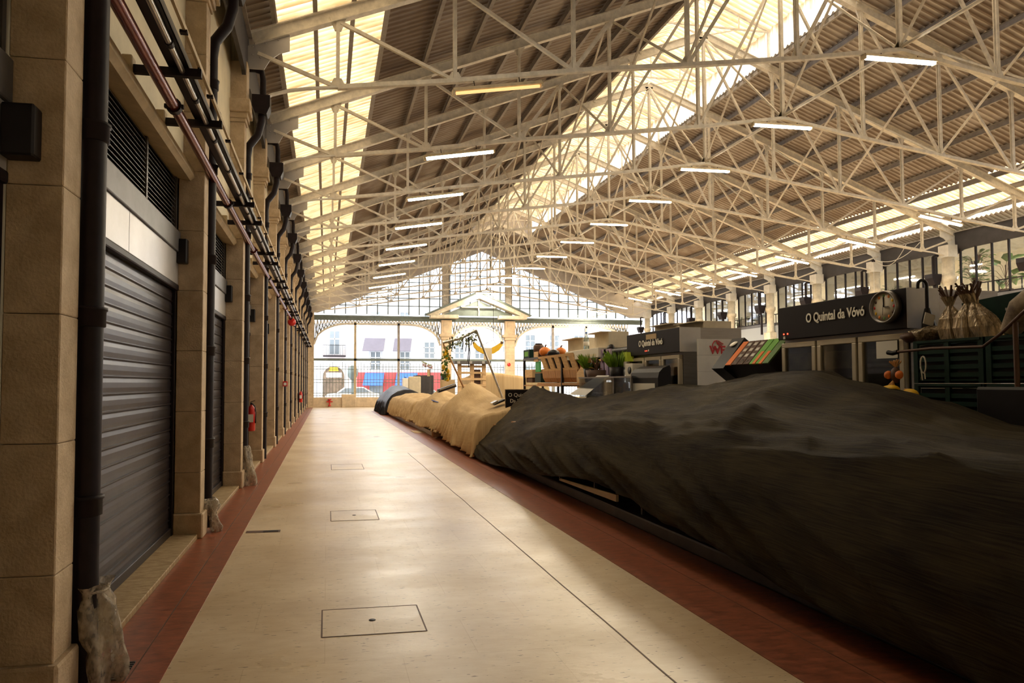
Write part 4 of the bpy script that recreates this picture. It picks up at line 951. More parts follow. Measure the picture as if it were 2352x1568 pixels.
def fold_dark(y, u):
    # hanging part u<1: soft vertical folds; upper part: broad stretched creases running along the stall
    hang = max(0, min(1, 2 - u))
    rg = lambda v, k: (1 - min(1, abs(v) * k)) ** 2
    # long diagonal tension creases on the hanging side, gathered towards the far corner
    d = y * .9 + (2 - u) * 1.1
    a = -0.05 * hang * rg(N3(d * 1.1, u * .35, 3), 4) - 0.025 * hang * rg(N3(d * 2.6 + 3, u * .5, 9), 4) + .03 * hang * N3(y * .8, u, 1)
    top = max(0, min(1, (u - 1.2) / .8))
    c = 0.045 * top * rg(N3(y * .42 + u * .5, u * 2.2, 5), 5) + 0.020 * top * rg(N3(y * .7 - u, u * 4.5, 7), 5) + .012 * top * rg(N3(y * 1.2 + u * 2, u * 8, 2), 4) + .03 * top * N3(y * .6, u * 1.5, 8)
    return (a, 0, c)
ST = []
for y, hz, sz, mz, pz in ((1.2, .10, 1.06, 1.12, 1.15), (2.0, .12, 1.10, 1.16, 1.2), (2.7, .15, 1.12, 1.2, 1.22), (3.5, .16, 1.13, 1.26, 1.31), (4.1, .2, 1.12, 1.30, 1.46), (4.55, .25, 1.12, 1.33, 1.55), (4.9, .28, 1.10, 1.36, 1.62),
                         (5.3, .3, 1.09, 1.40, 1.71), (5.7, .32, 1.08, 1.38, 1.69), (6.4, .40, 1.05, 1.33, 1.63), (7.3, .44, 1.10, 1.30, 1.56), (7.95, .40, 1.07, 1.26, 1.56), (9.2, .26, 1.00, 1.2, 1.46), (10.7, .16, .76, 1.1, 1.36), (11.6, .10, .66, 1.05, 1.38), (12.5, .06, .55, .98, 1.42), (13.3, .06, .48, .95, 1.48), (13.75, .05, .42, .88, 1.52)):
    e = max(0, (y - 12.2) / 1.6)
    ST.append((y, [(3.13 - .02 * (y > 12), hz), (3.14, (hz + sz) / 2), (3.30, sz), (3.75, mz - .02), (4.38, pz - .04), (4.5, pz - .14), (4.56, .9 if y < 13 else 1.0)]))
cloth_obj('shade_net_cover', drape(ST, 230, 60, fold_dark), M['net'], 'huge dark shade net draped over the nearest market stall', 'tarpaulin')
def mk_fold(seed, amp=.05, peaks=()):
    def f(y, u):
        hang = max(0, 1.6 - u) / 1.6
        sn = math.sin(y * 8.5 + seed + 2.2 * N3(y * 1.1, u * .4, seed)); a = -amp * hang * (1 - abs(sn)) ** 2 * 2 + amp * .9 * hang * N3(y * 2.5, u * .6, seed)
        c = 0.03 * N3(y * 1.6, u * 3, seed + 4); dz = 0
        for (py, pu, h, wy, wu) in peaks: dz += h * math.exp(-abs((y - py) / wy) ** 1.3 - abs((u - pu) / wu) ** 1.3)
        return (a, 0, c + dz)
    return f
def tan(y0, y1, prof, seed, label, peaks, hemz, m='burlap', ny=150, amp=.055, nm='cotton_cover'):
    st = []
    for i in range(6):
        y = y0 + (y1 - y0) * i / 5
        e = .02 * N3(i, seed)
        st.append((y, [(x, (z if k else hemz(i / 5))) for k, (x, z) in enumerate(prof)]))
    return cloth_obj(nm, drape(st, ny, 36, mk_fold(seed, amp, peaks), 1.0, True), M[m], label, 'tarpaulin', 'cloth covers on the far stalls')
tan(13.6, 18.3, [(3.05, .05), (3.1, .5), (3.25, .86), (3.7, .98), (4.3, 1.05), (4.8, .9)], 1.0, 'tan cotton cover with a tall central peak, next past the dark net',
    [(17.3, 3.3, .62, 1.3, 1.2), (14.8, 4, .2, .8, .8)], lambda f: .05 + .22 * f + .05 * math.sin(f * 9))
tan(18.2, 24.2, [(3.05, .2), (3.12, .55), (3.3, .88), (3.6, .96), (4.1, 1.05), (4.7, .9)], 2.0, 'tan cotton cover with a blue printed patch, middle of the tan covers',
    [(21.4, 3.2, .42, 1.6, 1.2)], lambda f: .22 + .06 * math.sin(f * 9))
tan(24.1, 32.4, [(3.0, .15), (3.05, .5), (3.2, .85), (3.6, .98), (4.2, 1.1), (4.8, .9)], 3.0, 'smooth rounded tan cotton cover, furthest of the tan covers',
    [(28, 3.2, .12, 2.5, 1.2)], lambda f: .18 + .05 * math.sin(f * 7), ny=100)
tan(32.6, 38.4, [(2.85, .02), (2.9, .45), (3.1, .85), (3.5, 1.15), (4.2, 1.25), (5.0, .9)], 4.0, 'crumpled black plastic cover at the far end of the stalls',
    [(35.5, 3.0, .30, 1.6, 1.6)], lambda f: .02, 'black_sheet', 110, .09, 'plastic_cover')
q = P(1008, 923, 0, 3.6)
m = MB().box(-.012, .012, -.35, .35, -.10, .10); o = solid('printed_patch', m, M['blue_print'], 'blue and white printed strip on the middle tan cover', 'banner'); o.location = P(1004, 924, 0, 3.42); o.rotation_euler = (R(8), R(-60), 0)
# tan cover far behind
tan2 = drape([(27.5, [(6.6, .14), (6.7, 1.6), (7.2, 2.0), (9.5, 1.6), (9.6, .14)]), (30, [(6.6, .14), (6.7, 1.7), (7.2, 2.1), (9.5, 1.7), (9.6, .14)]), (33, [(6.7, .14), (6.8, 1.5), (7.2, 1.9), (9.5, 1.6), (9.6, .14)])], 40, 24, mk_fold(6, .05), 1.0, True)
cloth_obj('cotton_cover', tan2, M['burlap'], 'tan cotton cover slung beyond the pallets by the right far column', 'tarpaulin', 'cloth covers on the far stalls')
# stall counters beneath the covers
for i, (y0, y1, h) in enumerate(((1.6, 12.2, .86), (13.1, 17.0, .72), (17.5, 23.1, .74), (23.5, 31.6, .74), (32.3, 38.0, .9))):
    t = thing('stall_counter', 'dark steel framed stall counter under the %s cover from the camera' % ORD[i], 'stall counter', (3.45, y0, .13), group='stall counters'); L = y1 - y0
    MB().box(.05, 1.15, 0.05, L - .05, h - .16, h - .12).build('counter_top', M['wood2'], t)
    n = max(3, int(L / 1.25)); 
    for k in range(n + 1):
        yy = 0.05 + k * (L - .1) / n
        MB().beam((0.06, yy, 0), (0.06, yy, h - .16), .035, .035, (1, 0, 0)).build('leg', M['galv' if i else 'grey_dark'], t)
    MB().beam((0.06, 0.05, .18), (0.06, L - .05, .18), .03, .035).beam((0.06, 0.05, .42), (0.06, L - .05, .42), .03, .03).build('front_rails', M['galv' if i > 1 else 'grey_dark'], t)
    MB().box(.75, .80, 0.05, L - .05, 0, h - .16).build('back_panel', M['black'], t)
q = P(1285, 1103, 0, 3.28); q2 = P(1415, 1152, 0, 3.28)
m = MB().add([q, q2, q2 + Vector((.01, .02, .075)), q + Vector((.01, 0, .03)), q + Vector((.03, 0, 0)), q2 + Vector((.03, 0, 0)), q2 + Vector((.04, .02, .075)), q + Vector((.04, 0, .03))], [(0,1,2,3),(7,6,5,4),(0,4,5,1),(1,5,6,2),(2,6,7,3),(3,7,4,0)])
solid('loose_board', m, M['card2'], 'pale loose board hanging below the dark net hem', 'board')
q = P(958, 992, 2, 0)
t = thing('flattened_box', 'flattened cardboard on the floor at the stall edge', 'cardboard', (q.x + .1, q.y, 0)); MB().box(-.25, .3, -.5, .5, 0, .012).build('base_sheet', M['card'], t); MB().box(.28, .30, -.5, .5, .012, .2).build('raised_flap', M['card'], t)
t = thing('tape_strip_kerb', 'white plastic edging along the far stall foot', 'edging', (3.2, 24.0, 0)); MB().box(-.03, .03, -5, 12, .0, .14).build('strip', M['white'], t)

# ------------------------------------------------------------------ refrigerated cabinets
FX = 5.1
def cabinet(y0, y1, ztop, label, content, whitepaper):
    W = y1 - y0; t = thing('display_fridge', label, 'fridge', (FX, y0, .13)); H = ztop - .13
    MB().box(.06, 1.0, 0, W, 0, H).build('body', M['steel'], t)
    MB().cbox(-.03, .06, -.06, W, H - .36, H, .006).build('header', M['header'], t)
    MB().box(-.032, .3, -.065, -.06, H - .36, H).build('header_side', M['grey_panel'], t)
    d = W / 3
    for i in range(3):
        a, b = i * d + .012, (i + 1) * d - .012; f = .055
        fr = MB().cbox(0, .06, a, b, .12, .12 + f, .006).cbox(0, .06, a, b, H - .40 - f, H - .40, .006).cbox(0, .06, a, a + f, .12 + f, H - .40 - f, .006).cbox(0, .06, b - f, b, .12 + f, H - .40 - f, .006)
        dr = fr.build('door', M['alu'], t)
        MB().box(.02, .026, a + f, b - f, .12 + f, H - .40 - f).build('pane', M['glass2'], dr)
        MB().box(.055, .06, a + f, b - f, .12 + f, H - .40 - f).build('backboard', M['black'], dr)
        MB().box(.03, .055, a + f + .03, b - f - .02, H - .70, H - .52).box(.03, .05, a + f + .03, b - f - .02, H - 1.05, H - 0.9).build('shelf_goods', M['potato' if content == 'far' else 'sack'], dr)
        MB().beam((-.012, b - .02, H - 1.3), (-.012, b - .02, H - .9), .015, .02, (1, 0, 0)).build('handle', M['grey_dark'], dr)
    return t, H
t, H = cabinet(5.06, 6.68, 2.45, 'large three door display fridge with lettered black header and clock', 'near', True)
cab1 = t
text('O Quintal da Vóvó', M['letter'], t, (-.035, 1.17, H - .20), 0.135, '-x', .003, .003, .74)
for z, y in ((.06, 1.52), (.06, 1.46)): MB().lathe([(0, -.004), (.009, -.004), (.009, 0), (0, 0)], (-.031, y, H - .36 + z), 8, 'x').build('indicator_led', M['led_red'], t)
MB().box(-.034, -.03, 1.50, 1.53, H - .355, H - .325).build('rocker_switch', M['white'], t)
t2, H2 = cabinet(8.84, 10.48, 2.42, 'three door display fridge with lettered header, further of the two', 'far', False)
text('O Quintal da Vóvó', M['letter'], t2, (-.035, 1.20, H2 - .22), 0.135, '-x', .003, .003, .74)
MB().box(-.034, -.03, .62, .95, H2 - .12, H2 - .04).build('rating_plate', M['card'], t2)
for y in (.98, .93): MB().lathe([(0, -.004), (.009, -.004), (.009, 0), (0, 0)], (-.031, y, H2 - .30), 8, 'x').build('indicator_led', M['led_red'], t2)
MB().box(-.034, -.03, .86, .885, H2 - .31, H2 - .28).build('rocker_switch', M['white'], t2)
# paper sheet inside/at near door
o = solid('paper_notice', MB().box(-.004, .0, 0, .23, 0, .16), M['paper'], 'blank paper notice taped on the nearest fridge door', 'notice'); o.location = (FX - .005, 5.13, 1.83)
# clock
c = P(2036, 705, 0, FX - .05)
t = thing('wall_clock', 'round silver rimmed wall clock with fruit markers', 'clock', (FX - .035, c.y, c.z))
MB().lathe([(0.0, 0), (.148, 0), (.150, -.05), (.144, -.062), (.134, -.058), (.130, -.036), (0, -.036)], (0, 0, 0), 36, 'x').build('rim', M['steel'], t)
fc = MB().lathe([(0, -.040), (.130, -.040), (.130, -.036), (0, -.036)], (0, 0, 0), 32, 'x').build('face', mat('cream_clock_face', (.55, .50, .40), .6), t)
cols = [M['leaf'], M['orange'], M['yellow'], M['red_paint'], M['brown'], M['orange']]
for i in range(12):
    a = i * math.pi / 6; MB().blob((-.041, -.104 * math.sin(a), .104 * math.cos(a)), .004, .012, .015, 8, .2, i).build('fruit_marker', cols[i % 6], fc)
MB().beam((-.045, 0, 0), (-.045, .003, .09), .004, .008, (1, 0, 0)).build('minute_hand', M['black'], t)
MB().beam((-.048, 0, 0), (-.048, -.055, .0), .004, .010, (1, 0, 0)).build('hour_hand', M['black'], t)
MB().beam((-.051, 0, 0.02), (-.051, .005, -.075), .002, .003, (1, 0, 0)).build('second_hand', M['black'], t)
# cardboard on top of far fridge
for i, (a, b, zz) in enumerate(((9.0, 9.7, .12), (9.75, 10.5, .16))):
    t = thing('cardboard_box', 'torn pale cardboard box lying on the far fridge, %s one' % ('nearer', 'further')[i], 'box', (FX + .5, a, 2.42)); MB().cbox(0, .45, 0, b - a, 0, zz, .005).build('carton', M['card2'], t)
    MB().box(-.12, 0, .02, b - a - .02, zz - .012, zz).build('open_flap', M['card2'], t)
# black base block behind / right of the near fridge
# white board with logo beside the far fridge
q0 = P(1604, 778, 1, 8.6); q1 = P(1700, 890, 1, 8.6)
t = thing('white_board', 'white boarded panel with a red logo', 'board', (q0.x, 8.6, .13))
Wd = q1.x - q0.x + .1
m = MB()
for k in range(9): m.box(0, Wd, 0, .04, k * (q0.z - .13) / 9 + .003, (k + 1) * (q0.z - .13) / 9)
m.build('boards', M['white'], t)
zz = P(1640, 812, 1, 8.6).z - .13; text('WE', M['red_print'], t, (P(1630, 800, 1, 8.6).x - q0.x, -.004, zz), .16, '-y', .003, .004, 1.0)
lg = MB(); ox = P(1636, 790, 1, 8.6).x - q0.x; oz = P(1636, 796, 1, 8.6).z - .13
pts = [(.0, .0), (.02, -.035), (.08, -.03)], [(.0, 0), (.005, .04), (.03, .08), (.08, .09)], [(.06, .075), (.10, .05), (.15, .02)], [(.09, .085), (.13, .06), (.17, .04)], [(.07, .05), (.11, .02), (.15, -.01)]
for pl in pts:
    for a, b in zip(pl, pl[1:]): lg.beam((ox + a[0], -.006, oz + a[1]), (ox + b[0], -.006, oz + b[1]), .006, .012)
lg.build('logo', M['red_print'], t)
# tilted display crates (orange, brown and green labels)
def tilt_crate(loc, w_, face, len_, label, strips, under='black', ang=48, depth=.30, nm='display_crate', group=None):
    """an open display crate tipped back; local x along the face (up and back), y along the aisle"""
    t = thing(nm, label, 'crate', loc, group=group); a = R(ang); ux = Vector((math.cos(a), 0, math.sin(a))); nx_ = Vector((math.sin(a), 0, -math.cos(a)))
    def slab(u0, u1, y0, y1, d0, d1):
        vs = []
        for d in (d0, d1):
            for (u, y) in ((u0, y0), (u1, y0), (u1, y1), (u0, y1)): vs.append(ux * u + nx_ * d + Vector((0, y, 0)))
        return vs, [(0,1,2,3),(7,6,5,4),(0,4,5,1),(1,5,6,2),(2,6,7,3),(3,7,4,0)]
    m = MB(); m.add(*slab(0, len_, 0, w_, .012, depth)); m.build('body', M[under], t)
    for (u0, u1, y0, y1, mt, pn) in strips:
        MB().add(*slab(u0 * len_, u1 * len_, y0 * w_, y1 * w_, -.004, .012)).build(pn, M[mt], t)
    return t
q = P(1672, 838, 0, 5.0); yE = q.y
spec = [('label_orange', 'orange'), ('brown', 'brown'), ('brown', 'second brown'), ('brown', 'third brown'), ('label_green', 'green and orange'), ('label_green', 'second green and orange'), ('leaf', 'plain green')]
cy0 = P(1665, 838, 0, 5.0).y; cy1 = P(1765, 832, 0, 5.0).y; dw = (cy0 - cy1) / 7
for i, (mt, nm_) in enumerate(spec):
    y = cy0 - (i + 1) * dw
    st = [(0, 1, .06, .94, mt, 'label_strip')]
    if mt == 'brown': st = [(0, 1, .06, .94, 'brown', 'label_strip')] + [(.08 + k * .24, .2 + k * .24, .25, .75, 'paper', 'white_panel') for k in range(4)]
    if mt == 'label_green': st = [(0, .5, .06, .5, 'label_orange', 'orange_panel'), (0, .5, .5, .94, 'label_green', 'green_panel'), (.5, 1, .06, .94, 'label_green', 'green_end')]
    tilt_crate((5.0, y, q.z), dw, None, .40, 'tilted carton with %s label in the rack between the fridges' % nm_, st, group='tilted cartons between the fridges')
t = thing('carton_rack', 'black rack holding the tilted cartons', 'rack', (5.0, cy1, .13)); MB().box(.22, .9, -.02, cy0 - cy1 + .02, 0, 1.22).build('base', M['black'], t); MB().box(.5, .95, -.1, cy0 - cy1 + .1, 1.22, 1.5).build('back_box', M['black'], t)
b = tilt_crate((4.98, cy0 + .02, q.z - .03), .26, None, .50, 'large black tilted bin with a cream round badge', [], 'black', 52, .32, 'black_bin')
a = R(52); pc = Vector((math.cos(a), 0, math.sin(a))) * .40 + Vector((0, .13, 0)); rr = MB().lathe([(0, -.01), (.055, -.01), (.055, .0), (0, .0)], (0, 0, 0), 18, 'z'); o = rr.build('badge', M['letter'], b); o.location = pc - Vector((math.sin(a), 0, -math.cos(a))) * -.0; o.rotation_euler = (0, -(R(90) - a) - R(0), 0)
# wooden box beside
t = thing('plywood_crate', 'orange brown plywood crate right of the green cartons', 'crate', (5.2, cy1 - .32, 1.45)); MB().cbox(0, .5, 0, .3, 0, .62, .01).build('panel', M['wood2'], t); MB().box(-.004, 0, .06, .24, .1, .2).build('stencil', M['brown'], t)
# hooded black machine
q = P(1460, 895, 0, 4.75); q1 = P(1525, 895, 0, 4.75)
t = thing('hooded_machine', 'black hooded scale with a white lower panel', 'machine', (4.66, q1.y, 1.32)); Lh = q.y - q1.y
MB().prism([(0, 0), (0, .36), (.02, .44), (.08, .50), (.18, .54), (.20, .50), (.20, 0)], 1, 0, Lh).build('hood', M['black'], t)
MB().box(-.006, 0, Lh * .1, Lh * .9, .05, .28).build('white_panel', M['paper'], t)
# ------------------------------------------------------------------ produce stand beyond (left of the far fridge)
SXX = 5.0
def sl(px, py, X=SXX): return P(px, py, 0, X)
# black shelf frame
a0 = sl(1204, 822); a1 = sl(1292, 806)
t = thing('shelf_frame', 'black metal shelf frame at the left end of the produce stand', 'shelf', (SXX, a1.y, .13)); L = a0.y - a1.y; H = 2.18 - .13
for y in (.02, L - .02):
    for x in (0.0, .9): MB().beam((x, y, 0), (x, y, H), .05, .05, (1, 0, 0)).build('post', M['black'], t)
MB().box(-.03, .95, 0, L, H, H + .05).build('top_shelf', M['grey_dark'], t)
MB().box(0.0, .9, L - .01, L + .0, .8, H - .05).build('end_pane', M['glass2'], t)
MB().box(-.02, .9, 0, L, 1.40, 1.43).build('middle_shelf', M['wood2'], t)
ztop = 2.23
def on_top(px): return sl(px, 815).y
t = thing('green_box', 'small green box with a white mark on the shelf end', 'box', (SXX, on_top(1216), ztop)); Lg = on_top(1202) - on_top(1216)
MB().cbox(0, .3, 0, min(Lg, .6), 0, .22, .01).build('casing', M['crate_green'], t); MB().box(-.004, 0, .1, .4, .05, .17).build('white_mark', M['label_green'], t)
t = thing('black_canister', 'dark canister beside the pumpkin', 'canister', (SXX + .15, on_top(1224), ztop)); MB().lathe([(0, 0), (.13, 0), (.13, .28), (.1, .32), (0, .32)], n=14).build('body', M['brown'], t); MB().lathe([(0, .32), (.09, .32), (.09, .35), (0, .35)], n=12).build('lid', M['black'], t)
def pumpkin(loc, r, label):
    t = thing('pumpkin', label, 'pumpkin', loc, group='pumpkins'); m = MB(); n = 24; vs = []; mm = 9
    for i in range(mm + 1):
        ph = math.pi * i / mm
        for jn in range(n):
            th = 2 * math.pi * jn / n; k = 1 - .09 * abs(math.cos(th * 4)); vs.append((r * math.sin(ph) * math.cos(th) * k, r * math.sin(ph) * math.sin(th) * k, r * .78 + r * .78 * math.cos(ph)))
    m.add(vs, [(i*n+jn, (i+1)*n+jn, (i+1)*n+(jn+1)%n, i*n+(jn+1)%n) for i in range(mm) for jn in range(n)], True); m.build('flesh', M['orange'], t)
    MB().tube([(0, 0, r * 1.5), (0.01, 0, r * 1.75), (.03, 0, r * 1.9)], .018, 6).build('stem', M['brown'], t)
pumpkin((SXX + .12, on_top(1241), ztop), .15, 'orange pumpkin on top of the black shelf frame'); pumpkin((SXX + .35, on_top(1255), ztop), .13, 'smaller pumpkin half behind the black cap on the shelf')
t = thing('beret_hat', 'flat black hat lying beside the pumpkin', 'hat', (SXX + .1, on_top(1262), ztop)); MB().blob((0, 0, .05), .14, .18, .09, 12, .1).build('crown', M['black'], t); MB().prism([(-.2, -.15), (.05, -.2), (.05, .1), (-.2, 0)], 2, .01, .03).build('peak', M['black'], t)
for i, (pa, pb, py0, m_, lab, hh) in enumerate(((1292, 1326, 803, 'card2', 'open cardboard carton left of the water bottle', .27), (1352, 1384, 801, 'card2', 'plain cardboard carton right of the water bottle', .30))):
    ya, yb = sl(pa, 803).y, sl(pb, 803).y
    t = thing('cardboard_carton', lab, 'box', (SXX + .12, yb, 2.26)); MB().cbox(0, .4, 0, ya - yb, 0, hh, .006).build('carton', M[m_], t); MB().box(-.14, 0, .02, ya - yb - .02, hh - .02, hh).build('flap', M['card'], t)
ya, yb = sl(1303, 812).y, sl(1380, 812).y
t = thing('long_carton', 'long white carton across the shelf under the bottle', 'box', (SXX - .05, yb, 2.08)); MB().cbox(0, .5, 0, ya - yb, 0, .18, .008).build('carton', M['paper'], t); MB().box(-.003, 0, .1, .6, .03, .07).build('tape', M['card2'], t)
t = thing('water_bottle', 'clear plastic water bottle with a blue cap', 'bottle', (SXX + .1, sl(1336, 800).y, 2.26)); MB().lathe([(0, 0), (.05, 0), (.055, .02), (.055, .2), (.045, .25), (.018, .30), (.018, .33), (0, .33)], n=14).build('bottle', M['water_bottle'], t); MB().lathe([(0, .33), (.021, .33), (.021, .36), (0, .36)], n=10).build('cap', M['blue'], t); MB().lathe([(.0565, .09), (.0565, .17)], n=14).build('wrap_label', M['paper'], t)
ya, yb = sl(1383, 806).y, sl(1444, 806).y
t = thing('black_roll', 'long black padded roll resting beside the far fridge', 'roll', (SXX + .15, yb, 2.1)); MB().tube([(0, 0, .07), (0, ya - yb, .07)], .07, 12).build('roll', M['black'], t); MB().blob((0, ya - yb - .05, .14), .06, .12, .08, 10).build('tied_end', M['black'], t)
# wooden crate display : slatted upper faces over curved lower fronts
ya = sl(1245, 850).y; yb = sl(1326, 850).y; dw = (ya - yb) / 5
for i in range(5):
    y = yb + i * dw
    t = thing('slatted_crate', 'pale pine produce crate with a dark slot, %s from the right in the row' % ORD[i], 'crate', (SXX, y, 1.62), group='pine crates on the produce stand')
    MB().add([(0, .01, .30), (0, dw - .01, .30), (-.14, dw + .03, .74), (-.14, .05, .74), (.03, .01, .30), (.03, dw - .01, .30), (-.11, dw + .03, .74), (-.11, .05, .74)], [(0,3,2,1),(4,5,6,7),(0,1,5,4),(1,2,6,5),(2,3,7,6),(3,0,4,7)])
    m = MB()
    def sl4(y0, y1, z0, z1):
        f = lambda z: -.14 * (z - .30) / .44; g = lambda z: .04 * (z - .3) / .44
        m.add([(f(z0), y0 + g(z0), z0), (f(z0), y1 + g(z0), z0), (f(z1), y1 + g(z1), z1), (f(z1), y0 + g(z1), z1), (f(z0) + .03, y0 + g(z0), z0), (f(z0) + .03, y1 + g(z0), z0), (f(z1) + .03, y1 + g(z1), z1), (f(z1) + .03, y0 + g(z1), z1)], [(0,1,2,3),(7,6,5,4),(0,4,5,1),(1,5,6,2),(2,6,7,3),(3,7,4,0)])
    sl4(.0, dw * .62, .26, .60); sl4(dw * .62, dw, .26, .31); sl4(dw * .62, dw, .55, .60); m.build('front_panel', M['wood'], t)
    MB().box(.05, .07, 0, dw, .26, .56).build('dark_lining', M['dark'], t)
    MB().prism([(0, .26), (.02, .10), (.08, 0), (.16, 0), (.10, .12), (.05, .26)], 1, .01, dw - .01).build('lower_front', M['wood2'], t)
yb2 = sl(1330, 870).y
t = thing('stand_shelf', 'long wooden shelf board under the pine crates', 'shelf', (SXX, yb2 - .3, .13)); Ls = ya - yb2 + .6
MB().box(-.02, .6, 0, Ls, 1.43, 1.48).build('board', M['wood2'], t)
for y in (.05, Ls - .05): MB().beam((.1, y, 0), (.1, y, 1.43), .04, .04, (1, 0, 0)).build('leg', M['black'], t)
t = thing('green_crate', 'bright green folded crate at the left of the pine crates', 'crate', (SXX, ya + .15, 1.62)); MB().cbox(0, .03, 0, .35, .25, .5, .01).build('upper_flap', M['green'], t); MB().cbox(0.02, .2, 0, .45, 0, .22, .01).build('tray', M['crate_green'], t); MB().box(-.02, 0, .1, .4, .5, .74).build('wooden_end', M['wood'], t)
t = thing('small_wood_box', 'small pale wooden box at the outer left of the stand', 'box', (SXX, ya + .75, 1.62)); MB().cbox(0, .3, 0, .6, .12, .32, .01).build('drawer', M['wood'], t); MB().cbox(.02, .3, .05, .55, 0, .12, .01).build('plinth', M['brown'], t)
t = thing('wooden_board', 'rounded orange plywood boards leaning right of the pine crates', 'board', (SXX, sl(1352, 870).y, 1.5)); 
MB().prism([(0, 0), (.6, 0), (.62, .3), (.4, .42), (.05, .35)], 0, 0, .03).build('near_board', M['wood'], t); MB().prism([(.1, .1), (.75, .15), (.72, .55), (.2, .6)], 0, .05, .08).build('rear_board', M['wood2'], t)
def grasspot(px, label, seed):
    q = sl(px, 870); t = thing('wheatgrass_pot', label, 'pot plant', (SXX - .05, q.y, 1.62), group='pots of wheatgrass'); rnd = random.Random(seed)
    MB().lathe([(0, 0), (.11, 0), (.14, .26), (.12, .26), (0, .22)], n=14).build('pot', M['black'], t); g = MB()
    for i in range(170):
        a = rnd.uniform(0, 6.28); r = .12 * math.sqrt(rnd.random()); x, y = r * math.cos(a), r * math.sin(a); h = rnd.uniform(.2, .34); lx, ly = x * .9 + rnd.uniform(-.03, .03), y * .9 + rnd.uniform(-.03, .03)
        g.add([(x - .006, y, .22), (x + .006, y, .22), (x + lx * .6, y + ly * .6, .22 + h * .7), (x + lx * 1.5, y + ly * 1.5, .22 + h)], [(0, 1, 2), (0, 2, 3), (1, 3, 2)])
    g.build('blades', M['grass'], t)
grasspot(1363, 'pot of green wheatgrass left of the lavender crate', 1); grasspot(1425, 'pot of green wheatgrass right of the lavender crate', 2)
leafplant('dried_herb', 'small dry orange and green plant between the wheatgrass and crate', (SXX - .1, sl(1383, 870).y, 1.62), .45, 26, .08, 'straw', .14, 31)
for i, (px, mt, lab) in enumerate(((1375, 'brown', 'dark brown slotted crate behind the lavender one'), (1397, 'lavender', 'lavender painted slotted crate standing on end'))):
    q = sl(px, 850); t = thing('painted_crate', lab, 'crate', (SXX + (.15 if i == 0 else 0), q.y - .15, 1.66)); m = MB()
    for (y0, y1, z0, z1) in ((0, .09, 0, .56), (.19, .28, 0, .56), (.38, .47, 0, .56), (.09, .38, 0, .07), (.09, .38, .49, .56)):
        m.add([(0, y0, z0), (0, y1, z0), (0, y1 + .1 * z1, z1), (0, y0 + .1 * z1, z1), (.03, y0, z0), (.03, y1, z0), (.03, y1 + .1 * z1, z1), (.03, y0 + .1 * z1, z1)], [(0,1,2,3),(7,6,5,4),(0,4,5,1),(1,5,6,2),(2,6,7,3),(3,7,4,0)])
    m.build('slatted_panel', M[mt], t); MB().box(.05, .25, 0, .47, 0, .5).build('back', M['dark'], t)
q = sl(1445, 862, 4.85); t = thing('dispenser_box', 'small white box with a round black opening', 'box', (4.85, q.y - .12, 1.62)); MB().cbox(0, .2, 0, .27, 0, .30, .008).build('casing', M['paper'], t); MB().lathe([(0, -.006), (.06, -.006), (.06, 0), (0, 0)], (0, .10, .19), 16, 'x').build('opening', M['black'], t)
q = P(1437, 830, 0, 5.0); t = thing('lime_tub', 'lime green tub above the small white box', 'tub', (5.0, q.y - .08, q.z)); MB().prism([(0, 0), (.16, 0), (.20, .16), (.04, .16)], 0, 0, .12).build('tub', M['lime'], t); MB().box(-.01, .05, .04, .14, -.10, 0).build('spout', M['paper'], t)
# glass counter with sloping board and shrink wrapped carton
X2 = 4.6; ya = P(1330, 880, 0, X2).y; yb = P(1452, 880, 0, X2).y; Lc = ya - yb
t = thing('glass_counter', 'glass topped counter with thin metal edges', 'counter', (X2, yb, .13)); 
MB().box(0, .42, 0, Lc, 1.56, 1.58).build('top_pane', M['glass2'], t); MB().box(0, .006, 0, Lc, 1.0, 1.56).build('front_pane', M['glass2'], t)
MB().beam((0, 0, 1.57), (0, Lc, 1.57), .02, .025).beam((0, .02, 1.0), (0, .02, 1.57), .02, .03, (1, 0, 0)).beam((0, Lc * .3, 1.0), (0, Lc * .3, 1.57), .02, .03, (1, 0, 0)).build('metal_edges', M['steel'], t)
MB().box(.02, .42, 0, Lc, .0, 1.0).build('base', M['brown'], t)
q = [P(1308, 905, 0, 4.55), P(1345, 908, 0, 4.55), P(1400, 862, 0, 4.7), P(1372, 862, 0, 4.7)]
m = MB(); off = Vector((.02, 0, 0)); m.add(q + [v + off for v in q], [(0,1,2,3),(7,6,5,4),(0,4,5,1),(1,5,6,2),(2,6,7,3),(3,7,4,0)]); solid('sloping_board', m, M['white'], 'white board leaning in front of the glass counter', 'board')
q0 = P(1362, 905, 0, 4.85); q1 = P(1412, 905, 0, 4.85)
t = thing('wrapped_carton', 'shrink wrapped grey carton inside the glass counter', 'carton', (4.72, q1.y, 1.14)); MB().cbox(0, .4, 0, q0.y - q1.y, 0, .48, .02).build('carton', M['sack'], t); MB().cbox(-.012, .412, -.01, q0.y - q1.y + .01, .0, .30, .02).build('film', M['bag'], t)
t = thing('hand_truck', 'small hand truck wheel and wooden handles behind the counter', 'hand truck', (4.68, P(1440, 900, 0, 4.68).y, 1.14))
MB().tube([(0, .10 * math.cos(a), .12 + .10 * math.sin(a)) for a in [i * math.pi / 8 for i in range(17)]], .016, 6).build('wheel', M['grey_dark'], t); MB().beam((0, .2, .0), (0.02, .12, .45), .03, .03).build('handle', M['wood2'], t); MB().beam((0, .3, .0), (0.02, .27, .40), .03, .03).build('handle', M['wood2'], t)
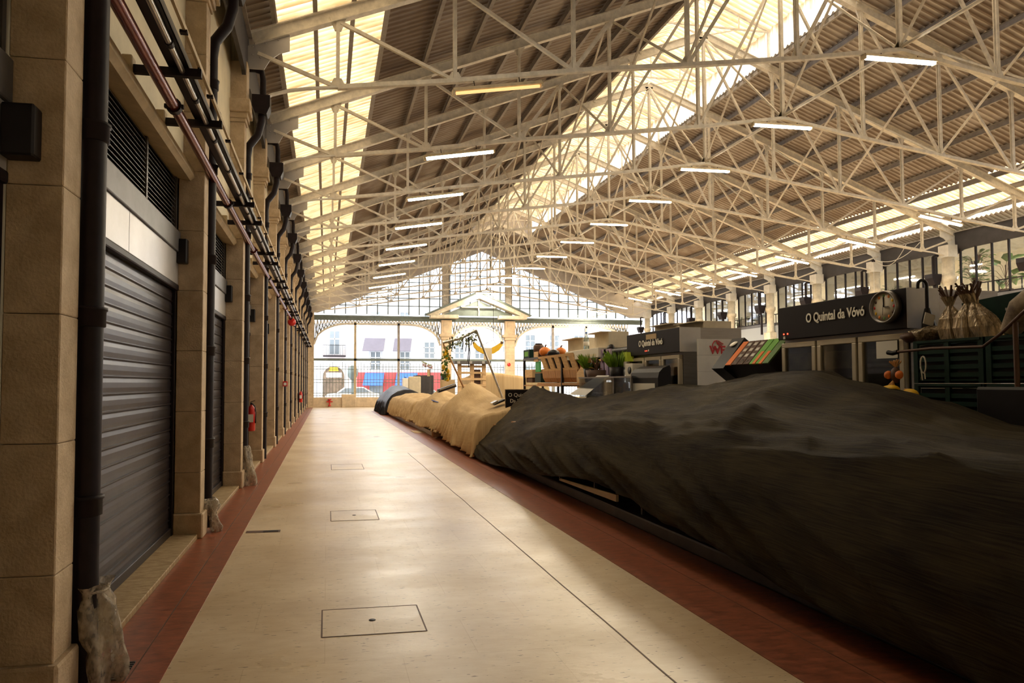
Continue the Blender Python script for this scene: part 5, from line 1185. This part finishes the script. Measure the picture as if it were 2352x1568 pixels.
# signboard at stall corner
q = P(1162, 938, 1, 13.9); q1 = P(1162, 895, 1, 13.9); qr = P(1226, 895, 1, 13.9)
t = thing('name_board', 'black name board with thin white lettering at the net corner', 'sign', (q.x, 13.9, q.z)); Wb = qr.x - q.x; Hb = q1.z - q.z
MB().box(0, Wb, 0, .03, 0, Hb).build('board', M['header'], t); MB().box(-.012, Wb + .012, .03, .04, -.012, Hb + .012).build('frame', M['card'], t)
text('O Quintal', M['letter'], t, (.05, -.004, Hb - .15), .115, '-y', .002); text('Da Vóvó', M['letter'], t, (.09, -.004, Hb - .28), .115, '-y', .002)
MB().beam((.1, .05, -q.z + .13), (.1, .05, 0), .03, .03, (1, 0, 0)).beam((Wb - .1, .05, -q.z + .13), (Wb - .1, .05, 0), .03, .03, (1, 0, 0)).build('stand', M['dark'], t)
# A-frame poles with garland
Yp = 16.0
g = lambda px, py, y=Yp: P(px, py, 1, y)
t = thing('pole_frame', 'leaning pole frame rising from the tan covers', 'frame', (0, 0, 0))
MB().tube([g(1065, 890), g(1041, 838), g(1022, 800), g(1018, 788)], .022, 8).build('left_pole', M['wood2'], t)
MB().tube([g(1017, 787), g(1060, 776), g(1094, 758)], .035, 8).build('cross_pole', M['galv'], t)
MB().tube([g(1094, 758), g(1121, 828), g(1153, 912)], .028, 8).build('right_pole', M['galv'], t)
rnd = random.Random(5); t = thing('leaf_garland', 'garland of pale leaves and dark ribbons wound on the cross pole', 'garland', (0, 0, 0)); lf = MB(); rb = MB()
for i in range(120):
    f = rnd.random(); px = 1030 + 65 * f; py = 786 - 22 * f + rnd.gauss(4, 7) ; c = g(px, py, Yp + rnd.uniform(-.12, .12))
    d = Vector((rnd.uniform(-1, 1), rnd.uniform(-1, 1), rnd.uniform(-1, .4))).normalized(); sd = d.cross(Vector((.3, 1, .2))).normalized(); s_ = rnd.uniform(.05, .11)
    lf.add([c, c + d * s_ * .5 + sd * s_ * .3, c + d * s_, c + d * s_ * .5 - sd * s_ * .3], [(0, 1, 2, 3)])
for px, l_ in ((1033, .3), (1038, .35), (1062, .3), (1070, .35), (1075, .6), (1077, .75), (1082, .2), (1088, .15)):
    c = g(px, 775); rb.tube([c, c + Vector((.02, 0, -l_ * .5)), c + Vector((-.01, 0, -l_))], .012, 5)
lf.build('leaves', M['leaf_pale'], t); rb.build('ribbons', M['black'], t)
t = thing('lemon_garland', 'hanging garland of yellow lemons and dark leaves on the left pole', 'garland', (0, 0, 0)); lf = MB()
for i in range(110):
    c = g(1026 + rnd.gauss(0, 4) - 2, rnd.uniform(798, 872), Yp + rnd.uniform(-.1, .1)); d = Vector((rnd.uniform(-1, 1), rnd.uniform(-1, 1), rnd.uniform(-1, .4))).normalized(); sd = d.cross(Vector((.3, 1, .2))).normalized(); s_ = rnd.uniform(.05, .10)
    lf.add([c, c + d * s_ * .5 + sd * s_ * .3, c + d * s_, c + d * s_ * .5 - sd * s_ * .3], [(0, 1, 2, 3)])
lf.build('leaves', M['leaf'], t)
for px, py in ((1022, 814), (1026, 820), (1019, 843), (1026, 808), (1029, 852), (1030, 862), (1028, 870)): MB().blob(g(px, py), .05, .05, .065, 10, .1).build('lemon', M['yellow'], t)
MB().tube([g(1024, 795), g(1029, 875)], .01, 5).build('cord', M['leaf'], t)
# hanging banana sign
Yb = T(4); q = P(1120, 800, 1, Yb)
t = thing('banana_sign', 'big hanging banana shaped sign with a paper band', 'sign', (q.x, Yb, q.z)); sc_ = 24.0 / 1500
up = [(-36, 13), (-28, -1), (-15, -9), (0, -11), (15, -8), (28, 0), (33, 10), (36, 14), (31, 14)]; 
top = [(34, 16), (20, 7), (8, 1), (0, 0), (-12, -0.5), (-24, 6), (-33, 16)]
low = [(-36, 13), (-32, 2), (-24, -6), (-12, -12), (0, -14), (14, -12), (27, -4), (34, 6), (36, 13)]
MB().prism([(x * sc_, (z) * sc_) for x, z in low + top[:]], 1, -.05, .05).build('banana', M['yellow'], t); MB().prism([(30 * sc_, 10 * sc_), (36 * sc_, 11 * sc_), (37 * sc_, 15 * sc_), (32 * sc_, 17 * sc_)], 1, -.06, .06).build('tip', M['brown'], t)
MB().box(-8 * sc_, 9 * sc_, -.08, .08, -26 * sc_, 1 * sc_).build('paper_band', M['card2'], t)
MB().tube([(-20 * sc_, 0, 4 * sc_), (14 * sc_, 0, 20 * sc_)], .008, 4).tube([(22 * sc_, 0, 5 * sc_), (14 * sc_, 0, 20 * sc_), (14 * sc_, 0, 5.0)], .008, 4).build('hanging_wire', M['dark'], t)
# pallets, tool boxes behind the tan covers
q = P(1052, 880, 1, 26.5); q1 = P(1116, 836, 1, 26.5)
t = thing('wooden_pallet', 'tall wooden pallet standing on end behind the tan covers', 'pallet', (q.x, 26.5, .13)); W = q1.x - q.x; H = q1.z - .13
m = MB()
for x in (0, W * .45, W - .15): m.box(x, x + .15, 0, .1, 0, H)
m.build('uprights', M['wood'], t); m = MB(); z = 0.3
while z < H: m.box(0, W, -.03, 0, z, z + .09); z += .26
m.build('slats', M['wood'], t); MB().box(W * .5, W - .2, .12, .14, H * .35, H * .9).build('dark_backing', M['brown'], t)
t = thing('dark_bench_roof', 'dark panel with white stripes over the pallet', 'panel', (q.x - .15, 26.2, q1.z)); MB().box(-.05, W + .3, 0, .6, 0, .12).build('panel', M['grey_dark'], t)
st = MB()
for a in (.05, .42, .80):
    for k in range(3): st.box(a * (W + .2) + k * .04, a * (W + .2) + k * .04 + .018, -.005, 0, .01, .11)
st.build('white_stripes', M['white'], t)
q = P(1006, 893, 1, 19.0); t = thing('tool_case', 'long black case resting on the tan covers', 'case', (q.x, 19.0, q.z - .06), 0); m = MB().beam((0, 0, 0), (.52, 0, .17), .28, .10); m.build('case', M['black'], t); MB().beam((0.02, -.145, .03), (.5, -.145, .19), .01, .03).build('silver_trim', M['galv'], t)
q = P(1148, 920, 1, 14.3); t = thing('tablet_case', 'black and silver flat case lying beside the name board', 'case', (q.x - .05, 14.3, q.z - .05)); MB().beam((-.1, 0, -.03), (.15, 0, .07), .2, .04).build('case', M['black'], t); MB().beam((-.14, 0, -.02), (-.02, 0, .04), .22, .045).build('silver_end', M['galv'], t)
q = P(1015, 880, 1, 28.5); t = thing('cardboard_stack', 'brown cardboard box with a dark lamp on it', 'box', (q.x, 28.5, q.z - .3)); MB().cbox(0, .6, 0, .5, .13 - t.location.z, .45, .01).build('carton', M['card'], t); MB().cbox(.02, .4, .05, .4, .45, .72, .02).build('lamp_housing', M['black'], t)
# dark panel, foam and bouquet left of the garland
q = P(950, 888, 1, 37.0); q1 = P(972, 862, 1, 37.0)
t = thing('dark_container', 'charcoal container box behind the furthest tan cover', 'container', (q.x, 36.0, .13)); MB().cbox(0, 1.0, 0, 1.2, 0, q1.z - .13, .02).build('box', M['beam'], t); MB().cbox(-.45, .25, -.2, -.05, q.z - .7, q1.z - .2, .05).build('foam_slab', M['card2'], t)
q = P(925, 868, 1, 41.0); t = thing('white_canister', 'white and blue canister left of the charcoal container', 'canister', (q.x, 41, 0)); MB().cbox(0, .4, 0, .4, 0, q.z, .03).build('body', M['white'], t); MB().lathe([(0, q.z), (.08, q.z), (.08, q.z + .08), (0, q.z + .08)], (.2, .2, 0), 10).build('cap', M['blue'], t)
q = P(988, 850, 1, 31.0); t = thing('flower_stand', 'stand with dried flowers and a paper tag above the tan covers', 'flower stand', (q.x, 31, .13)); 
MB().tube([(0, 0, 0), (0, 0, q.z + .1)], .02, 6).build('pole', M['grey_dark'], t); MB().box(-.14, -.02, -.03, .03, q.z - .42, q.z - .08).build('paper_tag', M['card'], t)
fl = MB(); rnd = random.Random(3)
for i in range(60): a = rnd.uniform(-.45, .15); b = rnd.uniform(-.15, .2); fl.blob((a * .8, rnd.uniform(-.12, .12), q.z + .02 - a * .25 + b * .4), .022, .022, .03, 6, .3, i)
fl.build('flower_heads', M['dusty_pink'], t)
lf = MB()
for i in range(50):
    a = rnd.uniform(-.5, .1); c = Vector((a * .8, rnd.uniform(-.1, .1), q.z + .08 - a * .3)); lf.add([c, c + Vector((.015, 0, .04)), c + Vector((0.0, 0, .10)), c + Vector((-.015, 0, .04))], [(0, 1, 2, 3)])
lf.build('leaves', M['leaf_pale'], t)

# ------------------------------------------------------------------ right foreground clutter
def crate(loc, L, H, D, label, nrow=4):
    t = thing('produce_crate', label, 'crate', loc, group='dark green crates'); m = MB(); w_ = .018
    m.box(0, D, 0, L, 0, .02)
    for x0, x1 in ((0, w_), (D - w_, D)):
        m.box(x0, x1, 0, L, 0, .03).box(x0, x1, 0, L, H - .035, H)
        for k in range(nrow): z = .05 + k * (H - .1) / nrow; m.box(x0, x1, .02, L - .02, z, z + (H - .1) / nrow * .55)
        for y in (0, L * .5 - .02, L - .04): m.box(x0 - .006, x1 + .0, y, y + .04, 0, H)
    for y0, y1 in ((0, w_), (L - w_, L)):
        m.box(0, D, y0, y1, 0, .03).box(0, D, y0, y1, H - .035, H)
        for k in range(nrow): z = .05 + k * (H - .1) / nrow; m.box(.02, D - .02, y0, y1, z, z + (H - .1) / nrow * .55)
    m.build('lattice_body', M['crate_green'], t); MB().box(.03, D - .03, .03, L - .03, .03, H - .04).build('liner', M['black'], t); MB().box(-.012, 0, .02, L - .02, H - .02, H).build('rim', M['crate_green'], t); return t
zt = P(2096, 783, 0, 4.95).z; yc = P(2096, 783, 0, 4.95).y
names = ['top', 'second from top', 'third from top', 'fourth from top', 'bottom']
for c_, ccol in ((0, 'left'), (1, 'right')):
    for r_ in range(5):
        z = zt - .36 * (r_ + 1) if r_ < 4 else .13
        hh = .355 if r_ < 4 else max(.1, zt - .36 * 4 - .13 - .005)
        crate((4.95, yc - .62 * (c_ + 1) + .01, z), .60, hh, .5, 'dark green plastic produce crate, %s of the %s hand stack' % (names[r_], ccol))
# cellophane bouquets standing on the crates
def bouquet(px, py, lean, label, seed):
    q = P(px, py, 0, 5.05); t = thing('wrapped_bouquet', label, 'bouquet', (5.15, q.y, zt + .002), group='cellophane bouquets'); m = MB(); n = 22; vs = []; prof = [(.13, 0), (.145, .10), (.12, .2), (.05, .30), (.03, .33), (.07, .42)]
    for r_, h in prof:
        for jn in range(n): a = 2 * math.pi * jn / n; rr = .72 * r_ * (1 + .22 * math.sin(a * 7 + seed) * (.4 + h)); vs.append((rr * math.cos(a), rr * math.sin(a) + lean * h, h * .86))
    m.add(vs, [(i*n+jn, i*n+(jn+1)%n, (i+1)*n+(jn+1)%n, (i+1)*n+jn) for i in range(len(prof)-1) for jn in range(n)]); m.build('cellophane', M['foil'], t)
    st = MB(); rnd = random.Random(seed)
    for i in range(16): a = rnd.uniform(0, 6.28); st.tube([(0, lean * .3, .3), (.06 * math.cos(a), lean * .45 + .08 * math.sin(a), .38 + rnd.uniform(0, .09))], .008, 5)
    st.build('dried_stems', M['brown'], t)
bouquet(2168, 770, .1, 'crinkled cellophane bouquet with dark stems, left of three on the crates', 1); bouquet(2205, 770, .05, 'crinkled cellophane bouquet, middle of three on the crates', 2); bouquet(2250, 765, .35, 'leaning cellophane bouquet, right of three on the crates', 4)
q = P(2120, 775, 0, 5.1); t = thing('cellophane_bundle', 'flattened cellophane bundle on the left crate', 'bundle', (5.1, q.y, zt + .005)); MB().blob((0.05, 0, .06), .12, .14, .07, 14, .4, 3).build('film', M['foil'], t); MB().blob((0.0, .1, .04), .1, .08, .05, 10, .3, 6).build('dark_leaves', M['brown'], t)
# hook, tag
q = P(2118, 655, 1, 4.9)
t = thing('umbrella_handle', 'black hooked cane handle against the fridge side', 'umbrella', (q.x + .0, 4.9, q.z)); hk = [(-.045, 0, -.03)] + [(.045 * math.cos(a), 0, .045 * math.sin(a)) for a in [math.pi - i * math.pi / 8 for i in range(9)]] + [(.045, 0, -.1), (.045, 0, -.22)]
MB().tube(hk, .014, 8).build('hook', M['black'], t); MB().tube([(.045, 0, -.2), (.05, 0, -.3), (.07, 0, -.42), (.06, 0, -.6)], .03, 8, rs=[.02, .045, .065, .03]).build('folded_canopy', M['black'], t)
q = P(2134, 733, 1, 4.85); o = solid('price_card', MB().box(-.05, .05, -.003, .003, -.05, .05), M['paper'], 'tilted grey card hanging by the umbrella', 'card'); o.location = q; o.rotation_euler = (0, R(15), 0)
# straw doll
q = P(2058, 885, 0, 4.75)
t = thing('straw_doll', 'small straw doll with orange pompoms and bristly hair', 'doll', (4.75, q.y, q.z - .03)); sg = .001 * 3.3
MB().blob((0, 0, .12), .035, .04, .07, 12, .1).build('head', M['brown'], t)
rnd = random.Random(9)
def tuft(c, d, n, l_, sp_, nm, mt):
    m = MB(); d = Vector(d)
    for i in range(n): e = (d + Vector((rnd.uniform(-sp_, sp_), rnd.uniform(-sp_, sp_), rnd.uniform(-sp_, sp_)))).normalized(); m.tube([c, Vector(c) + e * l_ * rnd.uniform(.7, 1)], .004, 4)
    m.build(nm, M[mt], t)
tuft((0, 0, .18), (0, 0, 1), 26, .075, .6, 'hair', 'straw'); tuft((-.03, 0, .07), (-.2, 0, -1), 22, .13, .35, 'skirt', 'straw')
tuft((-.02, .10, .0), (-.2, 1, -.25), 22, .09, .35, 'arm', 'straw'); tuft((-.02, -.10, .0), (-.2, -1, -.3), 22, .07, .35, 'arm', 'straw')
MB().blob((-.02, .055, .12), .03, .032, .036, 10, .1).build('pompom', M['label_orange'], t); MB().blob((-.02, -.055, .12), .03, .032, .036, 10, .1).build('pompom', M['label_orange'], t)
for i, (px, py) in enumerate(((2046, 893), (2090, 903))):
    q = P(px, py, 0, 4.68); o = solid('yellow_squash', MB().blob((0, 0, 0), .045, .075, .035, 12, .15, i), M['yellow'], 'yellow squash half hidden behind the net, %s one' % ('left', 'right')[i], 'squash', group='yellow squashes'); o.location = q
# twine loop
q = P(2120, 818, 0, 4.92); o = solid('twine_loop', MB().tube([(0, .025 * math.sin(a), .0 - .07 + .07 * math.cos(a)) for a in [i * math.pi / 8 for i in range(17)]], .006, 5).tube([(0, .02, -.12), (0, .01, -.2)], .006, 4).tube([(0, -.01, -.12), (0, -.015, -.19)], .006, 4), M['paper'], 'pale twine loop hanging on the green crates', 'twine'); o.location = q
# metal pipe rail
pr = [P(2062, 808, 0, 4.85), P(2140, 800, 0, 4.85), P(2258, 796, 0, 4.85), P(2300, 765, 0, 4.8), P(2345, 722, 0, 4.75), P(2380, 690, 0, 4.7)]
t = thing('bent_pipe_rail', 'bent dark metal pipe running across the green crates', 'pipe', (0, 0, 0)); MB().tube(pr, .012, 8).build('rail', M['brown'], t)
q = P(2332, 740, 0, 4.78); MB().tube([(q.x, q.y, q.z), (q.x, q.y, 1.0)], .016, 8).build('upright', M['brown'], t); MB().tube([pr[0], pr[0] + Vector((0, .05, -.01)), pr[0] + Vector((0, .1, .0))], .02, 8).build('end_clamp', M['black'], t)
# tilted dark crate and mottled sack at the right edge
q = P(2290, 700, 0, 5.3); t = thing('tipped_crate', 'dark green crate tipped up behind the bouquets', 'crate', (5.35, q.y - .28, zt + .02)); MB().prism([(0, 0), (.55, .0), (.62, .30), (.1, .34)], 0, 0, .3).build('body', M['crate_green'], t); MB().box(-.01, 0, .1, .25, .2, .22).build('bright_slot', M['grey_panel'], t)
q = P(2318, 740, 0, 4.9); t = thing('mottled_sack', 'mottled brown sack slumped at the right edge', 'sack', (5.0, q.y - .08, zt)); MB().tube([(0, .16, .02), (0, .05, .18), (0, -.12, .30), (0, -.35, .26), (0, -.5, .1)], .09, 14, rs=[.06, .1, .11, .12, .1]).build('sack', M['sack'], t); MB().tube([(-.05, .0, .28), (-.1, -.2, .18), (-.12, -.3, .0)], .02, 6).build('strap', M['black'], t)
q = P(2270, 930, 0, 4.72); t = thing('black_crate', 'black plastic crate low behind the net at the right edge', 'crate', (4.72, q.y - .9, .9)); MB().cbox(0, .22, 0, 1.0, 0, P(2240, 888, 0, 4.72).z - .9, .02).build('body', M['black'], t); MB().box(-.006, 0, .05, .95, .3, .31).build('rim_line', M['grey_dark'], t)
q = P(2244, 693, 0, 6.0); t = thing('cream_box', 'small cream box on the crates by the fridge corner', 'box', (5.55, q.y, zt + .35)); MB().cbox(0, .12, 0, .10, 0, .07, .004).build('box', M['letter'], t); MB().box(-.002, 0, .02, .08, .03, .035).build('seam', M['card'], t)
